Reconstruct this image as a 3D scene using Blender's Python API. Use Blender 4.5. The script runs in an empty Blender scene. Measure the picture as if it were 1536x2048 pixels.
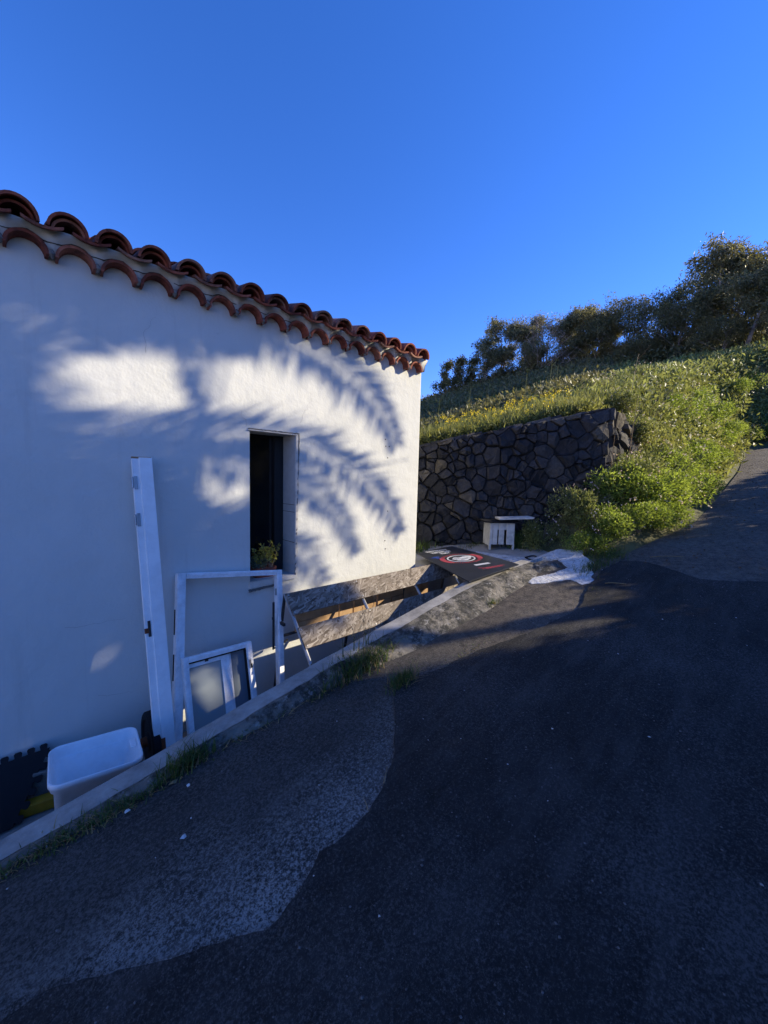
import bpy, bmesh, math, random
import numpy as np
from mathutils import Vector, Matrix, noise as mnoise

random.seed(7)
RNG = np.random.default_rng(11)
scene = bpy.context.scene
COL = scene.collection
R = math.radians

# ------------------------------------------------------------------ camera
# world frame: X runs along the house wall, Y towards it, Z up
EYE = Vector((0.0, 0.0, 1.5))
yaw, pit, rol = R(46.9), R(-4.7), R(1.43)
fw = Vector((math.cos(yaw)*math.cos(pit), math.sin(yaw)*math.cos(pit), math.sin(pit)))
r0 = Vector((math.sin(yaw), -math.cos(yaw), 0))
u0 = r0.cross(fw)
rt = r0*math.cos(rol) + u0*math.sin(rol)
up = -r0*math.sin(rol) + u0*math.cos(rol)
cam_d = bpy.data.cameras.new('camera')
cam = bpy.data.objects.new('camera', cam_d)
COL.objects.link(cam)
cam_d.sensor_fit = 'HORIZONTAL'
cam_d.sensor_width = 36
cam_d.lens = 36*770/1536
cam_d.clip_start = 0.02
cam_d.clip_end = 2000
M = Matrix((rt, up, -fw)).transposed().to_4x4()
M.translation = EYE
cam.matrix_world = M
scene.camera = cam

# ------------------------------------------------------------------ light
SUN_AZ, SUN_EL = R(55), R(25)          # azimuth from the wall normal towards +X
H3 = Vector((math.sin(SUN_AZ), -math.cos(SUN_AZ), 0))
SUN = H3*math.cos(SUN_EL) + Vector((0, 0, math.sin(SUN_EL)))
E1 = Vector((math.cos(SUN_AZ), math.sin(SUN_AZ), 0))
sl = bpy.data.lights.new('sun', 'SUN')
sl.energy = 3.1
sl.angle = R(0.45)
sl.color = (1.0, 0.87, 0.64)
so = bpy.data.objects.new('sun', sl)
COL.objects.link(so)
so.rotation_euler = SUN.to_track_quat('Z', 'Y').to_euler()
so.location = (12, -8, 12)

w = bpy.data.worlds.new('World')
scene.world = w
w.use_nodes = True
nt = w.node_tree
bg = nt.nodes['Background']
sky = nt.nodes.new('ShaderNodeTexSky')
sky.sky_type = 'NISHITA'
sky.sun_disc = False
sky.sun_elevation = SUN_EL
sky.sun_rotation = math.atan2(SUN.x, SUN.y)
sky.altitude = 1600
sky.air_density = 1.0
sky.dust_density = 0.0
sky.ozone_density = 4.0
hs = nt.nodes.new('ShaderNodeHueSaturation')
hs.inputs['Saturation'].default_value = 1.22
nt.links.new(sky.outputs[0], hs.inputs['Color'])
tint = nt.nodes.new('ShaderNodeMix')
tint.data_type = 'RGBA'
tint.blend_type = 'MULTIPLY'
tint.inputs[0].default_value = 1.0
tint.inputs[7].default_value = (0.88, 0.685, 0.95, 1)
nt.links.new(hs.outputs[0], tint.inputs[6])
nt.links.new(tint.outputs[2], bg.inputs[0])
bg.inputs[1].default_value = 0.142

vs = scene.view_settings
vs.view_transform = 'Standard'
vs.look = 'None'
vs.exposure = 1.3
vs.gamma = 1
vs.use_curve_mapping = False
scene.cycles.use_denoising = True
scene.cycles.max_bounces = 8
scene.cycles.transparent_max_bounces = 8

# ------------------------------------------------------------------ materials
def new_mat(name):
    m = bpy.data.materials.new(name)
    m.use_nodes = True
    n = m.node_tree
    b = n.nodes['Principled BSDF']
    return m, n, b

def N(n, t, **kw):
    x = n.nodes.new(t)
    for k, v in kw.items():
        if k.startswith('_'):
            setattr(x, k[1:], v)
        else:
            x.inputs[k.replace('__', ' ')].default_value = v
    return x

def ramp(n, src, stops, interp='LINEAR'):
    r = n.nodes.new('ShaderNodeValToRGB')
    r.color_ramp.interpolation = interp
    els = r.color_ramp.elements
    while len(els) < len(stops):
        els.new(0.5)
    for e, (p, c) in zip(els, stops):
        e.position = p
        e.color = (c[0], c[1], c[2], 1) if len(c) == 3 else c
    n.links.new(src, r.inputs[0])
    return r.outputs[0]

def mixc(n, fac, a, b, mode='MIX'):
    x = n.nodes.new('ShaderNodeMix')
    x.data_type = 'RGBA'
    x.blend_type = mode
    for sock, v in ((x.inputs[0], fac), (x.inputs[6], a), (x.inputs[7], b)):
        if hasattr(v, 'links'):
            n.links.new(v, sock)
        elif isinstance(v, (int, float)):
            sock.default_value = v
        else:
            sock.default_value = (v[0], v[1], v[2], 1)
    return x.outputs[2]

def coords(n, kind='Object', scale=(1, 1, 1), rot=(0, 0, 0)):
    if kind == 'World':
        g = n.nodes.new('ShaderNodeNewGeometry')
        out = g.outputs['Position']
    else:
        tc = n.nodes.new('ShaderNodeTexCoord')
        out = tc.outputs[kind]
    mp = n.nodes.new('ShaderNodeMapping')
    mp.inputs['Scale'].default_value = scale
    mp.inputs['Rotation'].default_value = rot
    n.links.new(out, mp.inputs[0])
    return mp.outputs[0]

def bump(n, b, src, strength, dist, prev=None):
    x = n.nodes.new('ShaderNodeBump')
    x.inputs['Strength'].default_value = strength
    x.inputs['Distance'].default_value = dist
    n.links.new(src, x.inputs['Height'])
    if prev is not None:
        n.links.new(prev, x.inputs['Normal'])
    n.links.new(x.outputs[0], b.inputs['Normal'])
    return x.outputs[0]

def noise(n, vec, scale, detail=6, rough=0.6, out=0):
    x = n.nodes.new('ShaderNodeTexNoise')
    x.inputs['Scale'].default_value = scale
    x.inputs['Detail'].default_value = detail
    x.inputs['Roughness'].default_value = rough
    n.links.new(vec, x.inputs['Vector'])
    return x.outputs[out]

def voro(n, vec, scale, feature='F1', out='Distance', rand=1.0):
    x = n.nodes.new('ShaderNodeTexVoronoi')
    x.feature = feature
    x.inputs['Scale'].default_value = scale
    x.inputs['Randomness'].default_value = rand
    n.links.new(vec, x.inputs['Vector'])
    return x.outputs[out]

def mat_simple(name, c1, c2, scale=8, rough=0.7, bscale=60, bstr=0.3, bdist=0.004, kind='World', metallic=0, stops=(0.35, 0.65)):
    m, n, b = new_mat(name)
    v = coords(n, kind)
    col = ramp(n, noise(n, v, scale), [(stops[0], c1), (stops[1], c2)])
    n.links.new(col, b.inputs['Base Color'])
    b.inputs['Roughness'].default_value = rough
    b.inputs['Metallic'].default_value = metallic
    if bstr:
        bump(n, b, noise(n, v, bscale, 4), bstr, bdist)
    return m

def mat_plaster():
    m, n, b = new_mat('white_painted_plaster')
    v = coords(n, 'World')
    base = ramp(n, noise(n, v, 1.3, 5), [(0.3, (0.60, 0.61, 0.575)), (0.7, (0.66, 0.67, 0.64))])
    # faint streaks and scuffs
    v2 = coords(n, 'World', (2.5, 2.5, 9))
    st = ramp(n, noise(n, v2, 1.6, 8, 0.7), [(0.66, (0, 0, 0)), (0.80, (1, 1, 1))])
    base = mixc(n, st, base, (0.50, 0.49, 0.455))
    v3 = coords(n, 'World', (7, 7, 0.6))
    dr = ramp(n, noise(n, v3, 1.5, 6, 0.7), [(0.58, (0, 0, 0)), (0.80, (0.5, 0.5, 0.5))])
    base = mixc(n, dr, base, (0.50, 0.49, 0.46))
    n.links.new(base, b.inputs['Base Color'])
    b.inputs['Roughness'].default_value = 0.85
    p = bump(n, b, noise(n, v, 4.0, 4), 0.45, 0.03)
    p = bump(n, b, noise(n, v, 55, 5), 0.35, 0.004, p)
    bump(n, b, noise(n, v, 260, 3), 0.3, 0.0015, p)
    return m

def mat_asphalt(name, dark, mid_c, light, grain, thr, chips, rough=0.8, wear=False):
    """rough binder with light mineral grains worn free in patches"""
    m, n, b = new_mat(name)
    v = coords(n, 'World')
    big = noise(n, v, 1.1, 6, 0.65)
    mid = noise(n, v, 9, 6, 0.7)
    g1 = noise(n, v, grain, 6, 0.8)
    g2 = noise(n, v, grain*2.7, 3, 0.8)
    add = n.nodes.new('ShaderNodeMath'); add.operation = 'MULTIPLY_ADD'
    n.links.new(big, add.inputs[0]); add.inputs[1].default_value = 0.42
    n.links.new(g1, add.inputs[2])
    add2 = n.nodes.new('ShaderNodeMath'); add2.operation = 'MULTIPLY_ADD'
    n.links.new(g2, add2.inputs[0]); add2.inputs[1].default_value = 0.55
    n.links.new(add.outputs[0], add2.inputs[2])
    half = n.nodes.new('ShaderNodeMath'); half.operation = 'MULTIPLY'
    n.links.new(add2.outputs[0], half.inputs[0]); half.inputs[1].default_value = 0.5
    f = ramp(n, half.outputs[0], [(thr/2-0.035, (0, 0, 0)), (thr/2+0.012, (0.32, 0.32, 0.32)), (thr/2+0.055, (1, 1, 1))])
    base = mixc(n, ramp(n, mid, [(0.35, (0, 0, 0)), (0.7, (1, 1, 1))]), dark, mid_c)
    col = mixc(n, f, base, light)
    cell = voro(n, v, 70, 'F1', 'Color')
    sep = n.nodes.new('ShaderNodeSeparateColor')
    n.links.new(cell, sep.inputs[0])
    dist = voro(n, v, 70, 'F1', 'Distance')
    ch = mixc(n, 1.0, ramp(n, sep.outputs[0], [(chips, (0, 0, 0)), (min(1, chips+0.05), (1, 1, 1))]), ramp(n, dist, [(0.12, (1, 1, 1)), (0.30, (0, 0, 0))]), 'MULTIPLY')
    col = mixc(n, ch, col, [min(1, c*1.5) for c in light])
    # dusty streaks along the fall of the road
    v2 = coords(n, 'World', (1.2, 7, 1), (0, 0, 0.5))
    du = ramp(n, noise(n, v2, 1.4, 6, 0.7), [(0.48, (0, 0, 0)), (0.78, (0.50, 0.48, 0.46))])
    col = mixc(n, du, col, light)
    if wear:
        g = n.nodes.new('ShaderNodeNewGeometry')
        sx_ = n.nodes.new('ShaderNodeSeparateXYZ')
        n.links.new(g.outputs['Position'], sx_.inputs[0])
        def shift(sock, amt):
            a_ = n.nodes.new('ShaderNodeMath'); a_.operation = 'MULTIPLY_ADD'
            n.links.new(noise(n, v, 1.7, 5, 0.6), a_.inputs[0]); a_.inputs[1].default_value = amt
            n.links.new(sock, a_.inputs[2])
            return a_.outputs[0]
        # tar and soil left dark along the kerb
        sc_ = n.nodes.new('ShaderNodeMath'); sc_.operation = 'MULTIPLY_ADD'
        n.links.new(shift(sx_.outputs[1], 0.7), sc_.inputs[0]); sc_.inputs[1].default_value = 1.0; sc_.inputs[2].default_value = -1.35
        kd = ramp(n, sc_.outputs[0], [(0.10, (0, 0, 0)), (0.55, (0.80, 0.80, 0.80))])
        col = mixc(n, kd, col, mixc(n, ramp(n, g1, [(0.4, (0, 0, 0)), (0.65, (1, 1, 1))]), (0.020, 0.019, 0.018), (0.060, 0.056, 0.050)))
        # browner, dustier surface higher up the road
        sd_ = n.nodes.new('ShaderNodeMath'); sd_.operation = 'MULTIPLY_ADD'
        n.links.new(shift(sx_.outputs[0], 0.8), sd_.inputs[0]); sd_.inputs[1].default_value = 0.25; sd_.inputs[2].default_value = -0.35
        bd_ = ramp(n, sd_.outputs[0], [(0.0, (0, 0, 0)), (0.55, (0.75, 0.75, 0.75))])
        br = mixc(n, ramp(n, noise(n, v, 16, 9, 0.85), [(0.40, (0, 0, 0)), (0.60, (1, 1, 1))]), (0.026, 0.021, 0.018), (0.19, 0.155, 0.12))
        col = mixc(n, bd_, col, br)
    n.links.new(col, b.inputs['Base Color'])
    b.inputs['Roughness'].default_value = rough
    b.inputs['Specular IOR Level'].default_value = 0.3
    p = bump(n, b, mid, 0.3, 0.03)
    p = bump(n, b, g1, 0.8, 0.012, p)
    bump(n, b, g2, 0.6, 0.005, p)
    return m

def mat_osb():
    m, n, b = new_mat('weathered_osb')
    col = None
    for k, (rz, sx, sy) in enumerate(((0.2, 14, 70), (1.1, 15, 62), (2.2, 13, 74), (2.8, 16, 66))):
        v = coords(n, 'Object', (1, 1, 1), (0, 0, rz))
        mp = n.nodes.new('ShaderNodeMapping')
        mp.inputs['Scale'].default_value = (sx, sy, 5)
        n.links.new(v, mp.inputs[0])
        cell = voro(n, mp.outputs[0], 1.0, 'F1', 'Color')
        sep = n.nodes.new('ShaderNodeSeparateColor')
        n.links.new(cell, sep.inputs[0])
        c = ramp(n, sep.outputs[0], [(0.0, (0.085, 0.06, 0.042)), (0.3, (0.19, 0.15, 0.112)), (0.7, (0.26, 0.215, 0.17)), (1.0, (0.42, 0.365, 0.30))])
        if col is None:
            col = c
        else:
            pick = ramp(n, sep.outputs[1], [(0.45, (0, 0, 0)), (0.5, (1, 1, 1))])
            col = mixc(n, pick, col, c)
    v = coords(n, 'Object')
    dirt = ramp(n, noise(n, v, 3.5, 6), [(0.35, (0.65, 0.66, 0.68)), (0.7, (1, 1, 1))])
    col = mixc(n, 1.0, col, dirt, 'MULTIPLY')
    n.links.new(col, b.inputs['Base Color'])
    b.inputs['Roughness'].default_value = 0.8
    bw = n.nodes.new('ShaderNodeRGBToBW')
    n.links.new(col, bw.inputs[0])
    bump(n, b, bw.outputs[0], 0.5, 0.004)
    return m

def mat_stone():
    m, n, b = new_mat('basalt_stone')
    oi = n.nodes.new('ShaderNodeObjectInfo')
    v = coords(n, 'World')
    tint = ramp(n, oi.outputs['Random'], [(0.0, (0.024, 0.024, 0.027)), (0.35, (0.040, 0.040, 0.044)), (0.70, (0.058, 0.057, 0.060)), (0.90, (0.074, 0.069, 0.066)), (0.97, (0.14, 0.118, 0.086)), (1.0, (0.15, 0.135, 0.12))])
    sp = ramp(n, noise(n, v, 22, 8, 0.7), [(0.3, (0.5, 0.5, 0.5)), (0.7, (1.3, 1.3, 1.3))])
    col = mixc(n, 1.0, tint, sp, 'MULTIPLY')
    n.links.new(col, b.inputs['Base Color'])
    b.inputs['Roughness'].default_value = 0.92
    p = bump(n, b, noise(n, v, 14, 6), 0.6, 0.03)
    bump(n, b, noise(n, v, 90, 4), 0.5, 0.005, p)
    return m

def mat_leaf(name, c1, c2, trans=0.35, rough=0.5, scale=3.0):
    m, n, b = new_mat(name)
    v = coords(n, 'Object')
    col = ramp(n, noise(n, v, scale, 4), [(0.3, c1), (0.7, c2)])
    wn = n.nodes.new('ShaderNodeTexWhiteNoise')
    oi = n.nodes.new('ShaderNodeNewGeometry')
    n.links.new(oi.outputs['Random Per Island'], wn.inputs['Vector'])
    hsv = n.nodes.new('ShaderNodeHueSaturation')
    mr = n.nodes.new('ShaderNodeMapRange')
    mr.inputs[3].default_value = 0.55
    mr.inputs[4].default_value = 1.45
    n.links.new(oi.outputs['Random Per Island'], mr.inputs[0])
    n.links.new(mr.outputs[0], hsv.inputs['Value'])
    n.links.new(col, hsv.inputs['Color'])
    n.links.new(hsv.outputs[0], b.inputs['Base Color'])
    b.inputs['Roughness'].default_value = rough
    b.inputs['Specular IOR Level'].default_value = 0.35
    tr = n.nodes.new('ShaderNodeBsdfTranslucent')
    gm = n.nodes.new('ShaderNodeMix'); gm.data_type = 'RGBA'; gm.blend_type = 'MULTIPLY'
    gm.inputs[0].default_value = 1.0
    gm.inputs[7].default_value = (1.75, 1.6, 0.9, 1)
    n.links.new(hsv.outputs[0], gm.inputs[6])
    n.links.new(gm.outputs[2], tr.inputs['Color'])
    mx = n.nodes.new('ShaderNodeMixShader')
    mx.inputs[0].default_value = trans
    n.links.new(b.outputs[0], mx.inputs[1])
    n.links.new(tr.outputs[0], mx.inputs[2])
    out = n.nodes['Material Output']
    n.links.new(mx.outputs[0], out.inputs['Surface'])
    return m

def mat_flat(name, c, rough=0.6, metallic=0.0, spec=0.5, wear=0.25, scale=12):
    """painted or moulded thing: nearly one colour with wear and dirt"""
    m, n, b = new_mat(name)
    v = coords(n, 'Object')
    d = [x*(1-wear) for x in c]
    col = ramp(n, noise(n, v, scale, 7, 0.7), [(0.32, d), (0.58, c)])
    n.links.new(col, b.inputs['Base Color'])
    b.inputs['Roughness'].default_value = rough
    b.inputs['Metallic'].default_value = metallic
    b.inputs['Specular IOR Level'].default_value = spec
    bump(n, b, noise(n, v, 45, 5), 0.12, 0.003)
    return m

def mat_concrete(name, c1, c2, moss=0.0):
    m, n, b = new_mat(name)
    v = coords(n, 'World')
    col = ramp(n, noise(n, v, 5, 8, 0.7), [(0.3, c1), (0.68, c2)])
    if moss:
        f = ramp(n, noise(n, v, 9, 8, 0.75), [(0.44, (0, 0, 0)), (0.56, (1, 1, 1))])
        col = mixc(n, f, col, (0.045, 0.043, 0.036))
        f = ramp(n, noise(n, v, 17, 6, 0.7), [(0.57, (0, 0, 0)), (0.70, (1, 1, 1))])
        col = mixc(n, f, col, (0.42, 0.40, 0.36))
    n.links.new(col, b.inputs['Base Color'])
    b.inputs['Roughness'].default_value = 0.92
    p = bump(n, b, noise(n, v, 26 if moss else 20, 8, 0.75), 0.9 if moss else 0.6, 0.03 if moss else 0.006)
    bump(n, b, noise(n, v, 160, 4), 0.4, 0.003, p)
    return m

MT = {}
MT['plaster'] = mat_plaster()
def mat_tile():
    m, n, b = new_mat('terracotta_tile')
    v = coords(n, 'World')
    oi = n.nodes.new('ShaderNodeObjectInfo')
    tint = ramp(n, oi.outputs['Random'], [(0, (0.22, 0.050, 0.028)), (0.45, (0.34, 0.082, 0.044)), (0.8, (0.38, 0.112, 0.064)), (1, (0.42, 0.21, 0.14))])
    d = ramp(n, noise(n, v, 14, 8, 0.7), [(0.40, (1, 1, 1)), (0.60, (0.36, 0.35, 0.36))])
    col = mixc(n, 1.0, tint, d, 'MULTIPLY')
    n.links.new(col, b.inputs['Base Color'])
    b.inputs['Roughness'].default_value = 0.85
    bump(n, b, noise(n, v, 70, 6), 0.4, 0.004)
    return m
MT['tile'] = mat_tile()
MT['mortar'] = mat_concrete('old_mortar', (0.10, 0.095, 0.09), (0.26, 0.25, 0.23))
MT['crack'] = mat_flat('dark_crack', (0.05, 0.045, 0.04), 0.95)
MT['asphalt_new'] = mat_asphalt('new_asphalt', (0.0085, 0.0085, 0.0088), (0.024, 0.0235, 0.023), (0.105, 0.099, 0.093), 85, 1.02, 0.994)
MT['asphalt_old'] = mat_asphalt('old_asphalt', (0.022, 0.021, 0.020), (0.045, 0.043, 0.040), (0.36, 0.345, 0.32), 75, 0.965, 0.992, wear=True)
MT['kerb_top'] = mat_concrete('kerb_concrete', (0.17, 0.16, 0.145), (0.44, 0.42, 0.385))
MT['kerb_rough'] = mat_concrete('rough_concrete', (0.10, 0.092, 0.08), (0.31, 0.28, 0.23), moss=1)
MT['patio'] = mat_concrete('patio_concrete', (0.28, 0.27, 0.25), (0.44, 0.42, 0.39))
MT['floor'] = mat_concrete('passage_concrete', (0.14, 0.13, 0.12), (0.24, 0.23, 0.21))
def mat_screed():
    m, n, b = new_mat('white_spilled_screed')
    v = coords(n, 'World')
    wv = n.nodes.new('ShaderNodeMix'); wv.data_type = 'VECTOR'
    wv.inputs[0].default_value = 0.06
    n.links.new(v, wv.inputs[4])
    n.links.new(noise(n, v, 9, 5, 0.6, 1), wv.inputs[5])
    cr = ramp(n, voro(n, wv.outputs[1], 24, 'DISTANCE_TO_EDGE', 'Distance'), [(0.0, (0.35, 0.35, 0.35)), (0.06, (1, 1, 1))])
    base = ramp(n, noise(n, v, 12, 8, 0.75), [(0.30, (0.34, 0.33, 0.31)), (0.48, (0.66, 0.655, 0.64)), (0.75, (0.76, 0.755, 0.74))])
    col = mixc(n, cr, (0.16, 0.155, 0.145), base)
    n.links.new(col, b.inputs['Base Color'])
    b.inputs['Roughness'].default_value = 0.95
    p = bump(n, b, cr, 0.6, 0.01)
    bump(n, b, noise(n, v, 60, 7, 0.7), 0.4, 0.006, p)
    return m
MT['white_screed'] = mat_screed()
MT['soil'] = mat_simple('dry_soil', (0.085, 0.055, 0.035), (0.17, 0.12, 0.075), 3, 0.95, 30, 0.6, 0.02)
MT['hill'] = mat_simple('hill_ground', (0.075, 0.080, 0.030), (0.16, 0.15, 0.065), 1.2, 0.95, 12, 0.8, 0.06)
MT['stone'] = mat_stone()
MT['core'] = mat_concrete('wall_core_mortar', (0.010, 0.010, 0.010), (0.022, 0.022, 0.022))
MT['osb'] = mat_osb()
MT['alu'] = mat_flat('white_lacquered_aluminium', (0.90, 0.91, 0.92), 0.32, 0, 0.5, 0.26)
MT['board'] = mat_flat('white_painted_board', (0.89, 0.91, 0.91), 0.4, 0, 0.5, 0.14, 6)
MT['bin'] = mat_flat('white_plastic', (0.86, 0.87, 0.88), 0.42, 0, 0.5, 0.14, 7)
MT['steel'] = mat_flat('galvanised_steel', (0.42, 0.42, 0.42), 0.4, 0.7, 0.5, 0.3)
MT['darksteel'] = mat_flat('dark_steel', (0.06, 0.06, 0.065), 0.45, 0.5, 0.5, 0.3)
MT['rust'] = mat_flat('rusty_iron', (0.22, 0.07, 0.03), 0.8, 0.2, 0.4, 0.5)
MT['rubber'] = mat_flat('black_rubber', (0.010, 0.010, 0.012), 0.75, 0, 0.3, 0.3)
MT['yellow'] = mat_flat('yellow_paint', (0.42, 0.22, 0.012), 0.6, 0, 0.4, 0.35)
MT['wood'] = mat_simple('pine_timber', (0.36, 0.21, 0.10), (0.52, 0.34, 0.18), 10, 0.75, 80, 0.3, 0.002, 'Object')
MT['paint_wood'] = mat_flat('white_painted_timber', (0.68, 0.66, 0.60), 0.7, 0, 0.4, 0.35, 9)
MT['pot'] = mat_flat('terracotta_pot', (0.30, 0.095, 0.06), 0.8, 0, 0.3, 0.3)
MT['sign_black'] = mat_flat('black_sign_board', (0.040, 0.043, 0.050), 0.30, 0, 0.6, 0.3, 5)
MT['sign_white'] = mat_flat('white_sign_print', (0.72, 0.72, 0.72), 0.5, 0, 0.5, 0.3)
MT['sign_red'] = mat_flat('red_sign_print', (0.46, 0.07, 0.085), 0.5, 0, 0.5, 0.3)
MT['sign_blue'] = mat_flat('blue_sign_print', (0.03, 0.07, 0.30), 0.5, 0, 0.5, 0.3)
def mat_glass(name, col, rough, spec):
    m, n, b = new_mat(name)
    v = coords(n, 'Object')
    b.inputs['Base Color'].default_value = (*col, 1)
    r = ramp(n, noise(n, v, 6, 6), [(0.35, (rough,)*3), (0.75, (rough*2.2+0.02,)*3)])
    n.links.new(r, b.inputs['Roughness'])
    b.inputs['Specular IOR Level'].default_value = spec
    return m
MT['glass'] = mat_glass('dark_window_glass', (0.006, 0.007, 0.009), 0.04, 0.5)
MT['frosted'] = mat_glass('frosted_glass', (0.30, 0.34, 0.34), 0.28, 0.5)
MT['clearglass'] = mat_glass('grey_glass', (0.16, 0.19, 0.22), 0.06, 0.5)
MT['bark'] = mat_simple('eucalyptus_bark', (0.12, 0.09, 0.07), (0.30, 0.25, 0.20), 5, 0.9, 25, 0.5, 0.02, 'Object')
MT['palebark'] = mat_simple('pale_bark', (0.26, 0.19, 0.15), (0.46, 0.38, 0.31), 5, 0.9, 25, 0.5, 0.02, 'Object')
MT['euc'] = mat_leaf('eucalyptus_leaves', (0.10, 0.105, 0.055), (0.21, 0.20, 0.11), 0.38)
MT['euc_dark'] = mat_leaf('dark_leaves', (0.075, 0.080, 0.038), (0.17, 0.165, 0.08), 0.38)
MT['bush'] = mat_leaf('weed_leaves', (0.135, 0.20, 0.040), (0.25, 0.325, 0.075), 0.5)
MT['bush2'] = mat_leaf('grey_green_leaves', (0.12, 0.155, 0.058), (0.245, 0.27, 0.115), 0.42)
MT['meadow'] = mat_leaf('meadow_leaves', (0.115, 0.14, 0.042), (0.23, 0.24, 0.09), 0.45, 0.6, 0.8)
MT['grass'] = mat_leaf('green_grass', (0.045, 0.09, 0.02), (0.10, 0.14, 0.04), 0.35)
MT['drygrass'] = mat_leaf('dry_grass', (0.22, 0.15, 0.07), (0.36, 0.28, 0.15), 0.3)
MT['yellowfl'] = mat_leaf('yellow_petals', (0.62, 0.50, 0.02), (0.75, 0.62, 0.05), 0.3)
MT['pinkfl'] = mat_leaf('pale_petals', (0.60, 0.50, 0.56), (0.78, 0.74, 0.76), 0.3)
MT['palm'] = mat_leaf('palm_leaves', (0.035, 0.06, 0.02), (0.07, 0.10, 0.03), 0.2)
MT['succ'] = mat_leaf('succulent_leaves', (0.10, 0.16, 0.12), (0.20, 0.26, 0.20), 0.15)
MT['succ2'] = mat_leaf('yellow_green_leaves', (0.22, 0.24, 0.05), (0.36, 0.34, 0.09), 0.3)
MT['pebble'] = mat_simple('loose_chippings', (0.05, 0.048, 0.045), (0.22, 0.21, 0.20), 40, 0.9, 90, 0.2, 0.002)

# ------------------------------------------------------------------ helpers
def tag(o, label=None, cat=None, group=None, kind=None):
    if label: o['label'] = label
    if cat: o['category'] = cat
    if group: o['group'] = group
    if kind: o['kind'] = kind
    return o

def empty(name, loc, label=None, cat=None, group=None, rz=0):
    o = bpy.data.objects.new(name, None)
    o.empty_display_size = 0.1
    COL.objects.link(o)
    o.location = loc
    o.rotation_euler = (0, 0, rz)
    o['_origin'] = list(loc)
    return tag(o, label, cat, group)

class MB:
    def __init__(s):
        s.v = []; s.f = []
    def add(s, verts, faces):
        k = len(s.v)
        s.v += [tuple(p) for p in verts]
        s.f += [tuple(i+k for i in f) for f in faces]
        return s
    def box(s, c, size, mat=None):
        hx, hy, hz = size[0]/2, size[1]/2, size[2]/2
        vs = [Vector((x, y, z)) for z in (-hz, hz) for y in (-hy, hy) for x in (-hx, hx)]
        if mat is not None:
            vs = [mat @ p for p in vs]
        vs = [p + Vector(c) for p in vs]
        return s.add(vs, [(0, 2, 3, 1), (4, 5, 7, 6), (0, 1, 5, 4), (2, 6, 7, 3), (0, 4, 6, 2), (1, 3, 7, 5)])
    def hexa(s, vs):
        return s.add(vs, [(0, 2, 3, 1), (4, 5, 7, 6), (0, 1, 5, 4), (2, 6, 7, 3), (0, 4, 6, 2), (1, 3, 7, 5)])
    def tube(s, pts, rads, seg=8, cap=True):
        pts = [Vector(p) for p in pts]
        if isinstance(rads, (int, float)):
            rads = [rads]*len(pts)
        rings = []
        k0 = len(s.v)
        prev = None
        for i, p in enumerate(pts):
            t = (pts[min(i+1, len(pts)-1)] - pts[max(i-1, 0)])
            t = t.normalized() if t.length > 1e-9 else Vector((0, 0, 1))
            a = prev if prev is not None else (Vector((1, 0, 0)) if abs(t.x) < 0.8 else Vector((0, 1, 0)))
            a = (a - t*a.dot(t)).normalized()
            prev = a
            b = t.cross(a)
            for j in range(seg):
                th = 2*math.pi*j/seg
                s.v.append(tuple(p + (a*math.cos(th) + b*math.sin(th))*rads[i]))
        for i in range(len(pts)-1):
            for j in range(seg):
                q = k0+i*seg
                s.f.append((q+j, q+(j+1) % seg, q+seg+(j+1) % seg, q+seg+j))
        if cap:
            s.f.append(tuple(k0+j for j in range(seg))[::-1])
            s.f.append(tuple(k0+(len(pts)-1)*seg+j for j in range(seg)))
        return s
    def prism(s, poly, z0, z1):
        """polygon (x, y) extruded in z"""
        n = len(poly)
        s.add([(x, y, z0) for x, y in poly] + [(x, y, z1) for x, y in poly],
              [tuple(range(n))[::-1], tuple(range(n, 2*n))] + [(i, (i+1) % n, n+(i+1) % n, n+i) for i in range(n)])
        return s
    def xform(s, M):
        s.v = [tuple(M @ Vector(p)) for p in s.v]
        return s
    def mesh(s, name, mat, smooth=False):
        me = bpy.data.meshes.new(name)
        me.from_pydata(s.v, [], s.f)
        me.update()
        me.materials.append(MT[mat] if isinstance(mat, str) else mat)
        if smooth:
            me.polygons.foreach_set('use_smooth', [True]*len(me.polygons))
        return me
    def build(s, name, mat, parent=None, smooth=False, origin=None, bevel=0):
        """verts are world coordinates unless the parent is a local-frame Empty (origin=False)"""
        if origin is None and parent is not None:
            origin = parent.get('_origin', (0, 0, 0))
        if origin is None:
            a = np.array(s.v)
            origin = ((a[:, 0].min()+a[:, 0].max())/2, (a[:, 1].min()+a[:, 1].max())/2, a[:, 2].min())
        if origin is not False:
            ox, oy, oz = origin
            s.v = [(x-ox, y-oy, z-oz) for x, y, z in s.v]
        o = bpy.data.objects.new(name, s.mesh(name, mat, smooth))
        COL.objects.link(o)
        if parent is not None:
            o.parent = parent
            if origin is not False:
                o['_origin'] = list(origin)
        elif origin is not False:
            o.location = origin
            o['_origin'] = list(origin)
        if bevel:
            md = o.modifiers.new('bevel', 'BEVEL')
            md.width = bevel
            md.segments = 2
            md.limit_method = 'ANGLE'
            md.angle_limit = R(40)
        return o

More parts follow.
